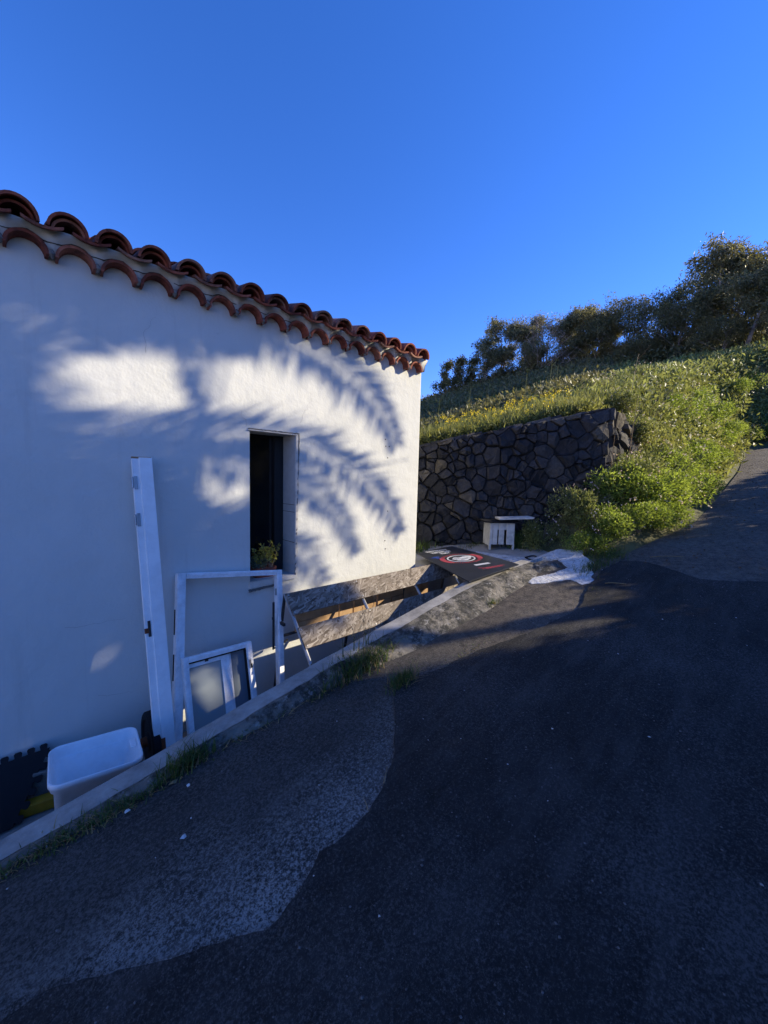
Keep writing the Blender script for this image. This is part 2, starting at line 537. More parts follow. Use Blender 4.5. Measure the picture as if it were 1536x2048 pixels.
def np_mesh(name, verts, faces, mat, smooth=False):
    """fast mesh from (n,3) verts and (m,k) faces"""
    me = bpy.data.meshes.new(name)
    nv, (nf, k) = len(verts), faces.shape
    me.vertices.add(nv)
    me.vertices.foreach_set('co', np.ascontiguousarray(verts, dtype=np.float32).ravel())
    me.loops.add(nf*k)
    me.loops.foreach_set('vertex_index', np.ascontiguousarray(faces, dtype=np.int32).ravel())
    me.polygons.add(nf)
    me.polygons.foreach_set('loop_start', np.arange(0, nf*k, k, dtype=np.int32))
    if smooth:
        me.polygons.foreach_set('use_smooth', np.ones(nf, dtype=bool))
    me.update(calc_edges=True)
    me.materials.append(MT[mat] if isinstance(mat, str) else mat)
    return me

def link(name, me, parent=None, loc=None):
    o = bpy.data.objects.new(name, me)
    COL.objects.link(o)
    if parent is not None:
        o.parent = parent
    if loc is not None:
        o.location = loc
    return o

def unit(a):
    return a/np.maximum(np.linalg.norm(a, axis=1, keepdims=True), 1e-9)

def leaves(pos, axis, L, W, rng, fold=0.15):
    """diamond leaves: pos (n,3) base points, axis (n,3) pointing out; returns verts, quads"""
    n = len(pos)
    axis = unit(axis)
    side = unit(np.cross(axis, rng.normal(size=(n, 3))))
    nor = np.cross(side, axis)
    L = np.broadcast_to(L, (n,))[:, None]*rng.uniform(0.65, 1.25, (n, 1))
    W = np.broadcast_to(W, (n,))[:, None]*rng.uniform(0.7, 1.2, (n, 1))
    a = pos
    b = pos + axis*L*0.45 + side*W*0.5 + nor*L*fold
    c = pos + axis*L
    d = pos + axis*L*0.45 - side*W*0.5 + nor*L*fold
    v = np.stack([a, b, c, d], 1).reshape(-1, 3)
    f = np.arange(4*n).reshape(-1, 4)
    return v, f

def blades(base, height, width, lean, rng, bend=0.6, seg=3):
    """grass blades as tapered bent strips"""
    n = len(base)
    th = rng.uniform(0, 2*np.pi, n)
    d = np.stack([np.cos(th), np.sin(th), np.zeros(n)], 1)
    s = np.stack([-np.sin(th), np.cos(th), np.zeros(n)], 1)
    h = height*rng.uniform(0.45, 1.15, n)
    ln = lean*rng.uniform(0.1, 1.0, n)*h
    rows = []
    for k in range(seg+1):
        t = k/seg
        p = base + d*(ln*(t**1.8))[:, None] + np.array([0, 0, 1.0])*(h*(t - bend*0.35*t*t*lean))[:, None]
        wd = width*(1-t)**0.7*0.5+0.0003
        rows.append(p - s*wd); rows.append(p + s*wd)
    v = np.stack(rows, 1).reshape(-1, 3)
    m = 2*(seg+1)
    q = np.array([[2*k, 2*k+1, 2*k+3, 2*k+2] for k in range(seg)])
    f = (np.arange(n)[:, None, None]*m + q[None]).reshape(-1, 4)
    return v, f

# ------------------------------------------------------------------ terrain
ROAD_S = 0.146
def road_z(x):
    if x < 8: return ROAD_S*x
    t = x-8
    return ROAD_S*8 + ROAD_S*t + min(t, 12)**2*0.0028 + max(0, t-12)*0.067
def road_left(x):
    return float(np.interp(x, [-20, 3.9, 4.4, 4.75, 7, 12.6, 17, 20, 24], [1.97, 1.97, 1.8, 1.30, 0.92, 0.98, 1.2, 0.2, -3.5]))
def road_right(x):
    return float(np.interp(x, [-20, 6, 12, 17, 20, 24], [-1.0, -1.0, -1.1, -1.3, -3.0, -7.6]))
WP0 = Vector((4.216, 3.734, 0.55))           # a foot point of the stone wall front
WD = Vector((0.751, -0.660, 0)).normalized()
WN = Vector((-0.660, -0.751, 0)).normalized()   # faces the patio
WCORN = 2.71                                  # the corner, metres along WD
def patio_z(x):
    return 0.55 + 0.085*(x-4.2)
PH = [-20, 2, 13, 25, 33, 41.5, 60, 90]
PG = [0.20, 0.262, 0.272, 0.260, 0.226, 0.180, 0.10, 0.02]
def hill_z(x, y):
    r = math.hypot(x, y)
    ph = math.degrees(math.atan2(y, x))
    g = float(np.interp(ph, PH, PG))
    near = float(np.interp(ph, [5, 17, 42], [0.66, 0.64, 0.46]))
    m = near + (1-near)*min(1, max(0, (r-6)/24))**0.75
    z = 1.5 + min(r, 31)*g*m
    if r > 31:
        z -= (r-31)*0.16
    z += 0.30*mnoise.noise(Vector((x*0.16, y*0.16, 3)))*min(1, max(0, (r-8)/6))
    z += 0.08*mnoise.noise(Vector((x*0.6, y*0.6, 7)))
    return z
def sstep(t):
    t = min(1, max(0, t))
    return t*t*(3-2*t)
def ground(x, y):
    """height of the terrain sheet"""
    rl, rr = road_left(x), road_right(x)
    rz = road_z(x)
    if y < rr:                                   # bank on the far side of the road
        d = rr-y
        return rz + 0.30*max(0, min(d, 9)-0.3)*sstep(d/1.5) + 0.1*mnoise.noise(Vector((x*0.5, y*0.5, 1)))
    if y <= rl + 0.05:
        return rz - 0.06
    if x < 3.85:                                 # passage, house and the low ground behind it
        return -1.0
    p = Vector((x, y, 0))-WP0
    a = p.x*WD.x+p.y*WD.y
    b = -(p.x*WN.x+p.y*WN.y)                     # >0 behind the wall front
    front = patio_z(x) - 0.06
    bank = rz + (hill_z(x, y)-rz)*sstep((y-rl)/1.9) if x < 22 else hill_z(x, y)
    if x > 22:
        bank = hill_z(x, y)
    if a < WCORN:
        if b > 0.28:
            return hill_z(x, y)-0.03
        # in front of the wall: patio, with the bank of soil heaped against its right end
        heap = sstep((a-1.35)/1.5)
        return front + heap*max(0, (rz + 0.10 + (0.55)*sstep((y-rl)/1.2)) - front)
    if y > 1.95+0.28 or y < 1.95-0.02:
        if y < 1.95 and x < 8.3:
            return rz + 0.65*sstep((y-rl)/1.0)
        return bank
    return bank

def axis_pts(fine0, fine1, step, lo, hi):
    out = list(np.arange(fine0, fine1+1e-6, step))
    s, p = step, fine1
    while p < hi:
        s = min(s*1.18, 6); p += s; out.append(p)
    s, p = step, fine0
    while p > lo:
        s = min(s*1.18, 6); p -= s; out.insert(0, p)
    return out
gx = axis_pts(2.6, 14, 0.2, -80, 120)
gy = axis_pts(-2.6, 5, 0.2, -80, 120)
gv = [(x, y, ground(x, y)) for y in gy for x in gx]
nx = len(gx)
gf = np.array([(j*nx+i, j*nx+i+1, (j+1)*nx+i+1, (j+1)*nx+i) for j in range(len(gy)-1) for i in range(nx-1)])
terrain = link('terrain', np_mesh('terrain', np.array(gv), gf, 'hill', True))
tag(terrain, 'steep green hillside rising behind the house and road', kind='structure')

# road sheet (old asphalt)
rx = list(np.arange(-14, 24.01, 0.2))
cols = 26
rv = []
for x in rx:
    l, r_ = road_left(x)+0.03, road_right(x)
    for j in range(cols):
        y = r_+(l-r_)*j/(cols-1)
        z = road_z(x) + 0.012*mnoise.noise(Vector((x*0.9, y*0.9, 0))) + 0.006*mnoise.noise(Vector((x*3, y*3, 5)))
        rv.append((x, y, z))
rf = np.array([(i*cols+j, (i+1)*cols+j, (i+1)*cols+j+1, i*cols+j+1) for i in range(len(rx)-1) for j in range(cols-1)])
road = link('road', np_mesh('road', np.array(rv), rf, 'asphalt_old', True))
tag(road, 'rough old grey asphalt road climbing the slope', kind='structure')
def surf(x, y):
    return road_z(x) + 0.012*mnoise.noise(Vector((x*0.9, y*0.9, 0))) + 0.006*mnoise.noise(Vector((x*3, y*3, 5)))

# newer asphalt overlay with a wandering edge
seam = [(-0.6, 1.52), (-0.104, 1.381), (-0.001, 1.355), (0.185, 1.223), (0.398, 1.091), (0.515, 1.029), (0.632, 1.044), (0.741, 1.088), (0.978, 1.083),
        (1.209, 1.191), (1.40, 1.36), (1.526, 1.518), (1.646, 1.576), (2.015, 1.478), (2.359, 1.392), (2.683, 1.261), (3.294, 1.14), (3.868, 1.265), (4.3, 1.30), (4.665, 1.244),
        (4.78, 1.08), (4.757, 0.948), (4.513, 0.548), (4.619, 0.285), (4.736, 0.114), (4.95, -0.6), (5.2, -0.97)]
def dense(pts, step=0.03, jit=0.012):
    out = []
    for (a, b), (c, d) in zip(pts[:-1], pts[1:]):
        n = max(1, int(math.hypot(c-a, d-b)/step))
        for k in range(n):
            t = k/n
            x, y = a+(c-a)*t, b+(d-b)*t
            q = Vector((x*9, y*9, 2))
            out.append((x+jit*mnoise.noise(q)*1.5+random.uniform(-1, 1)*jit*0.35, y+jit*mnoise.noise(q+Vector((9, 4, 1)))*1.5+random.uniform(-1, 1)*jit*0.35))
    return out
ds = dense(seam)
poly = ds + [(5.2, -0.97), (-14, -0.97), (-14, 1.5)]
bm = bmesh.new()
vs_ = [bm.verts.new((x, y, 0)) for x, y in poly]
face = bm.faces.new(vs_)
bmesh.ops.triangulate(bm, faces=[face])
for cut in np.arange(-1.8, 5.2, 0.25):
    bmesh.ops.bisect_plane(bm, geom=bm.verts[:]+bm.edges[:]+bm.faces[:], plane_co=(cut, 0, 0), plane_no=(1, 0, 0))
for cut in np.arange(-1.75, 1.7, 0.25):
    bmesh.ops.bisect_plane(bm, geom=bm.verts[:]+bm.edges[:]+bm.faces[:], plane_co=(0, cut, 0), plane_no=(0, 1, 0))
for v in bm.verts:
    v.co.z = surf(v.co.x, v.co.y) + 0.016
ext = bmesh.ops.extrude_edge_only(bm, edges=[e for e in bm.edges if e.is_boundary])
for v in [g for g in ext['geom'] if isinstance(g, bmesh.types.BMVert)]:
    v.co.z -= 0.03
bmesh.ops.recalc_face_normals(bm, faces=bm.faces)
me = bpy.data.meshes.new('asphalt_overlay')
bm.to_mesh(me); bm.free()
me.materials.append(MT['asphalt_new'])
ov = link('asphalt_overlay', me)
tag(ov, 'smooth dark layer of newer asphalt with a wavy edge', kind='structure')

# passage floor between kerb and house, patio beyond it
fl = MB().box((-2.5, 2.55, -0.52), (12.7, 0.96, 0.2)).build('passage_floor', 'floor')
tag(fl, 'sunken concrete passage floor along the house wall', kind='structure')
pp = [(3.86, 2.13), (4.10, 1.99), (4.42, 1.99), (5.1, 2.0), (5.75, 2.32), (4.216, 3.70), (3.3, 4.52), (3.36, 2.99), (3.86, 2.99)]
m = MB().prism(pp, 0, 1)
m.v = [(x, y, (patio_z(x) if z > 0.5 else -1.0)) for x, y, z in m.v]
pt = m.build('patio', 'patio')
tag(pt, 'level concrete patio between the house corner and the stone wall', kind='structure')

# ------------------------------------------------------------------ house
house = empty('house', (0.2, 3.0, -1.0), 'white plastered house with a terracotta tile eave and one narrow window', 'house')
WX0, WX1, WY = -5.0, 3.345, 3.0
wx0, wx1, wz0, wz1 = 1.325, 1.735, 0.645, 1.872
DEP = 0.235
m = MB()
def wallgrid(m, x0, x1, z0, z1, y):
    nxx = max(1, int((x1-x0)/0.25)); nz = max(1, int((z1-z0)/0.25))
    vs, fs = [], []
    for j in range(nz+1):
        for i in range(nxx+1):
            vs.append((x0+(x1-x0)*i/nxx, y, z0+(z1-z0)*j/nz))
    for j in range(nz):
        for i in range(nxx):
            a = j*(nxx+1)+i
            fs.append((a, a+1, a+nxx+2, a+nxx+1))
    m.add(vs, fs)
TOP = 2.832
m.add([(WX0, WY, -1), (wx0, WY, -1), (wx0, WY, TOP), (WX0, WY, TOP)], [(0, 1, 2, 3)])
m.add([(wx1, WY, -1), (WX1-0.025, WY, -1), (WX1-0.025, WY, TOP), (wx1, WY, TOP)], [(0, 1, 2, 3)])
m.add([(wx0, WY, -1), (wx1, WY, -1), (wx1, WY, wz0), (wx0, WY, wz0)], [(0, 1, 2, 3)])
m.add([(wx0, WY, wz1), (wx1, WY, wz1), (wx1, WY, TOP), (wx0, WY, TOP)], [(0, 1, 2, 3)])
# rounded outer corner and the other walls
pts = [(WX1-0.025, WY), (WX1-0.012, WY+0.003), (WX1-0.003, WY+0.012), (WX1, WY+0.025), (WX1, WY+4.2), (WX0, WY+4.2), (WX0, WY)]
for (a, b), (c, d) in zip(pts[:-1], pts[1:]):
    m.add([(a, b, -1), (c, d, -1), (c, d, TOP), (a, b, TOP)], [(0, 1, 2, 3)])
# closed top so that the inside stays dark
m.add([(WX0, WY, TOP), (WX1, WY, TOP), (WX1, WY+4.2, TOP), (WX0, WY+4.2, TOP)], [(0, 1, 2, 3)])
m.build('wall', 'plaster', house)

# window in the wall
win = empty('window', (0, 0, 0)); win.parent = house
win.location = (0, 0, 0); win['_origin'] = house['_origin']
rv = MB()
rv.add([(wx1, WY, wz0), (wx1, WY+DEP, wz0+0.0), (wx1, WY+DEP, wz1), (wx1, WY, wz1)], [(0, 1, 2, 3)])
rv.add([(wx0, WY, wz0), (wx0, WY+DEP, wz0), (wx0, WY+DEP, wz1), (wx0, WY, wz1)], [(3, 2, 1, 0)])
rv.add([(wx0, WY, wz1), (wx1, WY, wz1), (wx1, WY+DEP, wz1), (wx0, WY+DEP, wz1)], [(0, 1, 2, 3)])
rv.add([(wx0, WY, wz0), (wx1, WY, wz0), (wx1, WY+DEP, wz0), (wx0, WY+DEP, wz0)], [(3, 2, 1, 0)])
rv.build('reveal', mat_flat('grey_reveal_plaster', (0.50, 0.50, 0.48), 0.9, 0, 0.3, 0.15), win)
MB().box(((wx0+wx1)/2-0.03, WY+DEP+0.012, (wz0+wz1)/2), (0.41-0.07, 0.01, wz1-wz0)).build('pane', 'glass', win)
fr = MB()
fr.box((wx1-0.045, WY+DEP-0.004, (wz0+wz1)/2), (0.085, 0.04, wz1-wz0-0.004))
fr.build('frame', mat_flat('dark_window_frame', (0.012, 0.014, 0.018), 0.5), win)
MB().box((wx0+0.012, WY+DEP-0.004, (wz0+wz1)/2), (0.022, 0.04, wz1-wz0-0.004)).build('frame', mat_flat('dark_window_frame_edge', (0.012, 0.014, 0.018), 0.5), win)
# joints across the reveal
for z in (1.20, 1.265, 0.93):
    MB().box((wx1-0.0005, WY+0.12, z), (0.003, 0.225, 0.004)).build('joint', 'crack', win)
# broken plaster edge on the right and top of the opening, where a frame was torn out
def jag(m, p0, p1, wfun, depth, nrm_y, n=42):
    p0, p1 = Vector(p0), Vector(p1)
    d = (p1-p0).normalized()
    side = Vector((d.z, 0, -d.x))
    vs, fs = [], []
    for i in range(n+1):
        t = i/n
        c = p0.lerp(p1, t)
        w1, w2 = wfun(t)
        vs += [c - side*w1 + Vector((0, -0.002, 0)), c + side*w2 + Vector((0, -0.002, 0)), c + side*((w2-w1)/2+random.uniform(-.003, .003)) + Vector((0, -depth*random.uniform(0.3, 1.3), 0))]
    for i in range(n):
        a, b = 3*i, 3*i+3
        fs += [(a, a+2, b+2, b), (a+2, a+1, b+1, b+2)]
    m.add(vs, fs)
m = MB()
jag(m, (wx1+0.032, WY, wz1+0.004), (wx1+0.004, WY, wz0-0.03), lambda t: (0.006+0.010*abs(mnoise.noise(Vector((t*13, 0, 0)))), 0.007+0.013*abs(mnoise.noise(Vector((t*17, 3, 0))))), 0.012, -1, 70)
jag(m, (wx0-0.015, WY, wz1+0.012), (wx1+0.036, WY, wz1+0.012), lambda t: (0.004+0.007*abs(mnoise.noise(Vector((t*9, 7, 0)))), 0.004+0.008*abs(mnoise.noise(Vector((t*9, 5, 0))))), 0.012, -1, 34)
m.build('broken_edge', 'mortar', win)
m = MB()
m.box((wx1+0.013, WY-0.004, (wz0+wz1)/2-0.005), (0.020, 0.008, wz1-wz0+0.01))
m.build('jamb_strip', mat_flat('bare_plaster_strip', (0.66, 0.63, 0.57), 0.85, 0, 0.3, 0.25), win)
m = MB()
m.box(((wx0+wx1)/2, WY-0.006, wz1+0.0015), (wx1-wx0+0.03, 0.012, 0.010))
m.build('lintel_strip', mat_flat('bare_lintel_strip', (0.55, 0.53, 0.49), 0.85, 0, 0.3, 0.25), win)
# sill remains: a pale slab with a broken grey underside
m = MB()
m.hexa([(wx0-0.012, WY-0.022, wz0-0.055), (wx1+0.01, WY-0.016, wz0-0.030), (wx0-0.012, WY+0.05, wz0-0.055), (wx1+0.01, WY+0.05, wz0-0.030), (wx0-0.008, WY-0.014, wz0-0.002), (wx1+0.01, WY-0.014, wz0-0.002), (wx0-0.012, WY+0.05, wz0-0.002), (wx1+0.01, WY+0.05, wz0-0.002)])
m.build('sill', mat_flat('pale_sill', (0.66, 0.65, 0.61), 0.85, 0, 0.3, 0.2), win)
m = MB()
jag(m, (wx0-0.02, WY-0.005, wz0-0.078), (wx0+0.245, WY-0.004, wz0-0.062), lambda t: (0.010+0.008*abs(mnoise.noise(Vector((t*9, 1, 4)))), 0.008+0.010*abs(mnoise.noise(Vector((t*7, 2, 4))))), 0.03, -1, 26)
m.build('broken_sill_edge', 'mortar', win)

# eave: lower row of barrel tiles set in plaster, upper row carrying the roof
PITCH = 0.2070
def barrel_mesh(r0_, r1_, length, th, seg=14, name='tile', arc=math.pi):
    """half barrel, open below, rim at y=0, running towards +y"""
    vs, fs = [], []
    a0 = (math.pi-arc)/2
    for (y, rr) in ((0, r0_), (length, r1_)):
        for rad in (rr, rr-th):
            for k in range(seg+1):
                t = a0+arc*k/seg
                vs.append((-rad*math.cos(t), y, rad*math.sin(t)))
    n = seg+1
    for k in range(seg):
        fs.append((k, k+1, 2*n+k+1, 2*n+k))             # outer
        fs.append((n+k+1, n+k, 3*n+k, 3*n+k+1))         # inner
        fs.append((k+1, k, n+k, n+k+1))                 # front rim
        fs.append((2*n+k, 2*n+k+1, 3*n+k+1, 3*n+k))     # back rim
    fs.append((0, 2*n, 3*n, n)); fs.append((seg, n+seg, 3*n+seg, 2*n+seg))
    mm = MB().add(vs, fs)
    return mm.mesh(name, 'tile', False)
def add_tile(me, parent, loc, rx=0, ry=0, rz=0, sc=(1, 1, 1), name='tile'):
    o = bpy.data.objects.new(name, me)
    COL.objects.link(o)
    o.parent = parent
    oo = parent['_origin']
    o.location = (loc[0]-oo[0], loc[1]-oo[1], loc[2]-oo[2])
    o.rotation_euler = (rx, ry, rz)
    o.scale = sc
    return o
cornice = empty('cornice', (0, 0, 0)); cornice.parent = house; cornice['_origin'] = house['_origin']
LOX = 3.265; LOZ = 2.700; LOY = 2.918
lowm = barrel_mesh(0.094, 0.089, 0.16, 0.015)
nlow = 40
lowx = [LOX-0.10-PITCH*k for k in range(nlow)]
for k, x in enumerate(lowx):
    add_tile(lowm, cornice, (x+random.uniform(-.003, .003), LOY+random.uniform(-.006, .006), LOZ+random.uniform(-.003, .003)), R(random.uniform(-3, 4)), R(random.uniform(-4, 4)), R(random.uniform(-2.5, 2.5)))
    # clay tip hanging in the valley between two tiles
    if k:
        t = MB()
        cx = x+PITCH/2
        t.tube([(cx-0.004, LOY+0.012, LOZ+0.030), (cx+random.uniform(-.004, .004), LOY+0.010, LOZ+0.008), (cx+random.uniform(-.006, .006), LOY+0.02, LOZ-0.014)], [0.010, 0.016, 0.006], 7)
        t.build('tile_joint', 'mortar', cornice)
# plaster band above the lower tiles: scalloped bottom edge
def arch_top(x):
    d = min(abs(x-c) for c in lowx)
    return LOZ + (math.sqrt(max(0, 0.091**2-d*d)) if d < 0.091 else 0)
BT = 2.832
vs, fs = [], []
xs = np.arange(WX0, WX1-0.01, 0.0125)
for x in xs:
    zb = max(arch_top(x), LOZ+0.02)
    w_ = 0.004*mnoise.noise(Vector((x*6, 0, 0)))
    vs += [(x, WY-0.004, zb-0.002), (x, LOY+0.030+w_, zb), (x, LOY+0.022+w_+0.003*mnoise.noise(Vector((x*9, 4, 1))), (zb+BT)/2), (x, LOY-0.020+w_, BT), (x, WY+0.05, BT)]
for i in range(len(xs)-1):
    a, b = 5*i, 5*i+5
    for k in range(4):
        fs.append((a+k, b+k, b+k+1, a+k+1))
# end cap at the corner, with a rounded return
n0 = len(vs)-5
fs.append((n0, n0+1, n0+2, n0+3, n0+4))
MB().add(vs, fs).build('plaster_band', 'plaster', cornice, True)
# hairline cracks in the band following the tile backs
for x0, x1 in ((-0.12, 0.33), (0.30, 0.52), (0.50, 0.74), (0.78, 0.86), (0.90, 1.2), (1.24, 1.46), (1.5, 1.72), (-0.5, -0.15), (2.1, 2.3)):
    n_ = int((x1-x0)/0.02)
    pts = []
    for i in range(n_+1):
        x = x0+(x1-x0)*i/n_
        pts.append((x, LOY+0.019, max(arch_top(x)+0.010, LOZ+0.072)+0.008*mnoise.noise(Vector((x*25, 2, 0)))))
    c = MB()
    for a, b in zip(pts[:-1], pts[1:]):
        wd = 0.0016+0.0014*abs(mnoise.noise(Vector((a[0]*31, 0, 2))))
        c.add([(a[0], a[1], a[2]-wd), (b[0], b[1], b[2]-wd), (b[0], b[1], b[2]+wd), (a[0], a[1], a[2]+wd)], [(0, 1, 2, 3)])
        c.add([(a[0], a[1]+0.02, a[2]-wd), (a[0], a[1], a[2]-wd), (b[0], b[1], b[2]-wd), (b[0], b[1]+0.02, b[2]-wd)], [(0, 1, 2, 3)])
    c.build('crack', 'crack', cornice)

# roof: courses of cover tiles over pans, rising away from the eave
roof = empty('roof', (0, 0, 0)); roof.parent = house; roof['_origin'] = house['_origin']
UPZ, UPY = 2.822, 2.858
PIT = R(19)
covm = barrel_mesh(0.093, 0.077, 0.44, 0.014)
inm = barrel_mesh(0.079, 0.066, 0.40, 0.013)
upx = [3.195-0.2115*k for k in range(40)]
COURSES = 6
for c in range(COURSES):
    for k, x in enumerate(upx):
        d = 0.34*c
        y, z = UPY+d*math.cos(PIT), UPZ+d*math.sin(PIT)+0.004
        j = random.uniform
        add_tile(covm, roof, (x+j(-.004, .004), y+j(-.012, .012), z+j(-.003, .003)), PIT*0.86+R(j(-1.5, 1.5)), R(j(-3, 3)), R(j(-1.5, 1.5)))
        if c == 0:
            add_tile(inm, roof, (x+j(-.004, .004), y+0.035+j(-.008, .008), z-0.004), PIT*0.86, R(j(-3, 3)), 0)
# pans: concave channels between the covers, each one a piece along the eave
def pan_mesh():
    vs, fs = [], []
    seg = 8
    for (y, hw) in ((0, 0.088), (0.44, 0.078)):
        for th in (0, -0.014):
            for k in range(seg+1):
                t = -1+2*k/seg
                vs.append((t*hw, y, 0.022*(t*t)+th))
    n = seg+1
    for k in range(seg):
        fs += [(k, k+1, 2*n+k+1, 2*n+k), (n+k+1, n+k, 3*n+k, 3*n+k+1), (k+1, k, n+k, n+k+1), (2*n+k, 2*n+k+1, 3*n+k+1, 3*n+k)]
    fs += [(0, 2*n, 3*n, n), (seg, n+seg, 3*n+seg, 2*n+seg)]
    return MB().add(vs, fs).mesh('pan_tile', 'tile')
panm = pan_mesh()
for c in range(2):
    for k, x in enumerate(upx):
        d = 0.34*c
        add_tile(panm, roof, (x-0.1058+random.uniform(-.004, .004), UPY+0.002+d*math.cos(PIT), UPZ-0.004+d*math.sin(PIT)), PIT*0.86, R(random.uniform(-3, 3)), 0, name='pan_tile')
dk = MB()
y1 = UPY+0.14; yb = 5.1
dk.add([(WX0, y1, UPZ+0.028), (WX1-0.02, y1, UPZ+0.028), (WX1-0.02, yb, UPZ+0.028+(yb-y1)*math.tan(PIT)), (WX0, yb, UPZ+0.028+(yb-y1)*math.tan(PIT)), (WX1-0.02, 7.2, UPZ+0.04), (WX0, 7.2, UPZ+0.04),
        (WX0, y1, UPZ+0.012), (WX1-0.02, y1, UPZ+0.012)], [(0, 1, 2, 3), (3, 2, 4, 5), (0, 6, 7, 1)])
dk.add([(WX1-0.02, y1, UPZ+0.012), (WX1-0.02, y1, UPZ+0.028), (WX1-0.02, yb, UPZ+0.028+(yb-y1)*math.tan(PIT)), (WX1-0.02, 7.2, UPZ+0.04)], [(0, 1, 2, 3)])
dk.build('roof_deck', 'tile', roof)
# hairline cracks and scuffs in the render
for sx0, sz0, ang, L in ((1.02, 0.12, 0.35, 0.42), (0.15, 0.55, 0.25, 0.34), (0.30, 0.06, -0.3, 0.22), (2.2, 0.75, 0.9, 0.35), (1.78, 1.98, 1.1, 0.30), (1.30, 1.90, 2.2, 0.16), (0.62, 2.3, 1.4, 0.28), (2.84, 1.25, 1.55, 0.7)):
    c = MB(); px_, pz_ = sx0, sz0
    nn_ = int(L/0.025)
    for k_ in range(nn_):
        a2 = ang+1.1*mnoise.noise(Vector((sx0*7+k_*0.6, sz0*5, 1)))
        qx_, qz_ = px_+0.025*math.cos(a2), pz_+0.025*math.sin(a2)
        wd_ = 0.0007*(1-k_/nn_)+0.0003
        ox_, oz_ = -math.sin(a2)*wd_, math.cos(a2)*wd_
        c.add([(px_-ox_, WY-0.0012, pz_-oz_), (qx_-ox_, WY-0.0012, qz_-oz_), (qx_+ox_, WY-0.0012, qz_+oz_), (px_+ox_, WY-0.0012, pz_+oz_)], [(0, 1, 2, 3)])
        px_, pz_ = qx_, qz_
    c.build('hairline_crack', mat_flat('hairline_crack_grey', (0.40, 0.40, 0.38), 0.95), house)
# little holes and hooks in the plaster near the corner
for x, z in ((2.80, 1.93), (2.86, 1.86), (2.81, 1.86), (2.84, 1.74), (2.86, 1.17), (2.83, 0.85), (2.84, 0.76)):
    t = MB(); t.box((x, WY-0.001, z), (0.010, 0.004, 0.010))
    t.build('plaster_hole', 'crack', house)

# ------------------------------------------------------------------ kerb wall
KX = [-14, -0.127, 0.408, 1.258, 1.953, 3.008, 3.6, 4.1, 4.4]
KZ = [-2.03, 0.002, 0.095, 0.256, 0.376, 0.550, 0.605, 0.628, 0.64]
BX = [-14, 1.2, 2.0, 2.8, 3.6, 4.1, 4.4]
BY = [1.905, 1.90, 1.77, 1.70, 1.72, 1.74, 1.80]
def kerb_z(x): return float(np.interp(x, KX, KZ))
kerb = empty('kerb_wall', (1.0, 2.0, 0.1), 'low weathered concrete kerb wall between the road and the sunken passage', 'kerb')
xs = list(np.arange(-8, -1, 0.25)) + list(np.arange(-1, 4.16, 0.025))
topm, faceM = [], []
def nz(x, y, s, k): return mnoise.noise(Vector((x*s, y*s, k)))
tv, tf, hv, hf = [], [], [], []
NH = 9
for i, x in enumerate(xs):
    z = kerb_z(x)
    oy = 1.985 + 0.018*nz(x, 0, 3.1, 1) + 0.010*nz(x, 0, 14, 3)       # ragged outer lip
    zz = z + 0.004*nz(x, 0, 6, 2)
    tv += [(x, 2.105, -0.62), (x, 2.105, zz-0.006), (x, 2.099, zz), (x, 2.05, zz+0.002*nz(x, 2, 9, 1)), (x, oy, zz-0.004)]
    by = float(np.interp(x, BX, BY)) + 0.03*nz(x, 0, 2.3, 9)
    bz = surf(x, by) - 0.015
    for k in range(NH):
        t = k/(NH-1)
        y = oy + (by-oy)*t
        zk = (zz-0.006)*(1-t**1.5) + bz*t**1.5
        a = 0.022*math.sin(math.pi*min(1, t*1.05))
        hv.append((x, y + a*0.6*nz(x, t, 11, 4), zk + a*(nz(x, t*2, 7, 5) + 0.7*nz(x, t*4, 23, 6))))
for i in range(len(xs)-1):
    a, b = 5*i, 5*i+5
    for k in range(4):
        tf.append((a+k, a+k+1, b+k+1, b+k))
    a, b = NH*i, NH*i+NH
    for k in range(NH-1):
        hf.append((a+k, a+k+1, b+k+1, b+k))
MB().add(tv, tf).build('coping', 'kerb_top', kerb)
MB().add(hv, hf).build('rough_footing', 'kerb_rough', kerb, True)
# lumpy broken end
m = MB()
vs, fs = [], []
for j in range(14):
    for i in range(20):
        th = 2*math.pi*i/20; rr = 0.02+0.98*j/13
        x = 4.12 + 0.26*rr*math.cos(th); y = 1.83 + 0.17*rr*math.sin(th)
        hgt = 0.045*(1-rr**2)*(1+0.6*nz(x, y, 9, 1)) + 0.025*nz(x, y, 22, 2)*(1-rr)
        vs.append((x, y, road_z(x)-0.02 + max(0, hgt) + 0.03*(1-rr)))
for j in range(13):
    for i in range(20):
        a, b = j*20+i, j*20+(i+1) % 20
        fs.append((a, b, b+20, a+20))
MB().add(vs, fs).build('broken_end', 'kerb_rough', kerb, True)

# white spill of lime screed in front of the patio
spill = [(3.64, 1.80), (3.80, 1.76), (3.95, 1.66), (4.2, 1.62), (4.42, 1.80), (4.44, 1.99), (4.30, 2.10), (4.18, 2.40), (4.25, 2.85), (4.45, 2.9), (4.5, 2.4), (4.62, 2.1),
         (4.80, 1.92), (4.90, 1.72), (4.66, 1.62), (4.5, 1.45), (4.20, 1.36), (3.95, 1.28), (3.84, 1.31), (3.9, 1.45), (3.72, 1.60), (3.60, 1.70)]
sp = dense(spill+[spill[0]], 0.025, 0.02)
bm = bmesh.new()
face = bm.faces.new([bm.verts.new((x, y, 0)) for x, y in sp])
bmesh.ops.triangulate(bm, faces=[face])
for cut in np.arange(3.6, 4.95, 0.06):
    bmesh.ops.bisect_plane(bm, geom=bm.verts[:]+bm.edges[:]+bm.faces[:], plane_co=(cut, 0, 0), plane_no=(1, 0, 0))
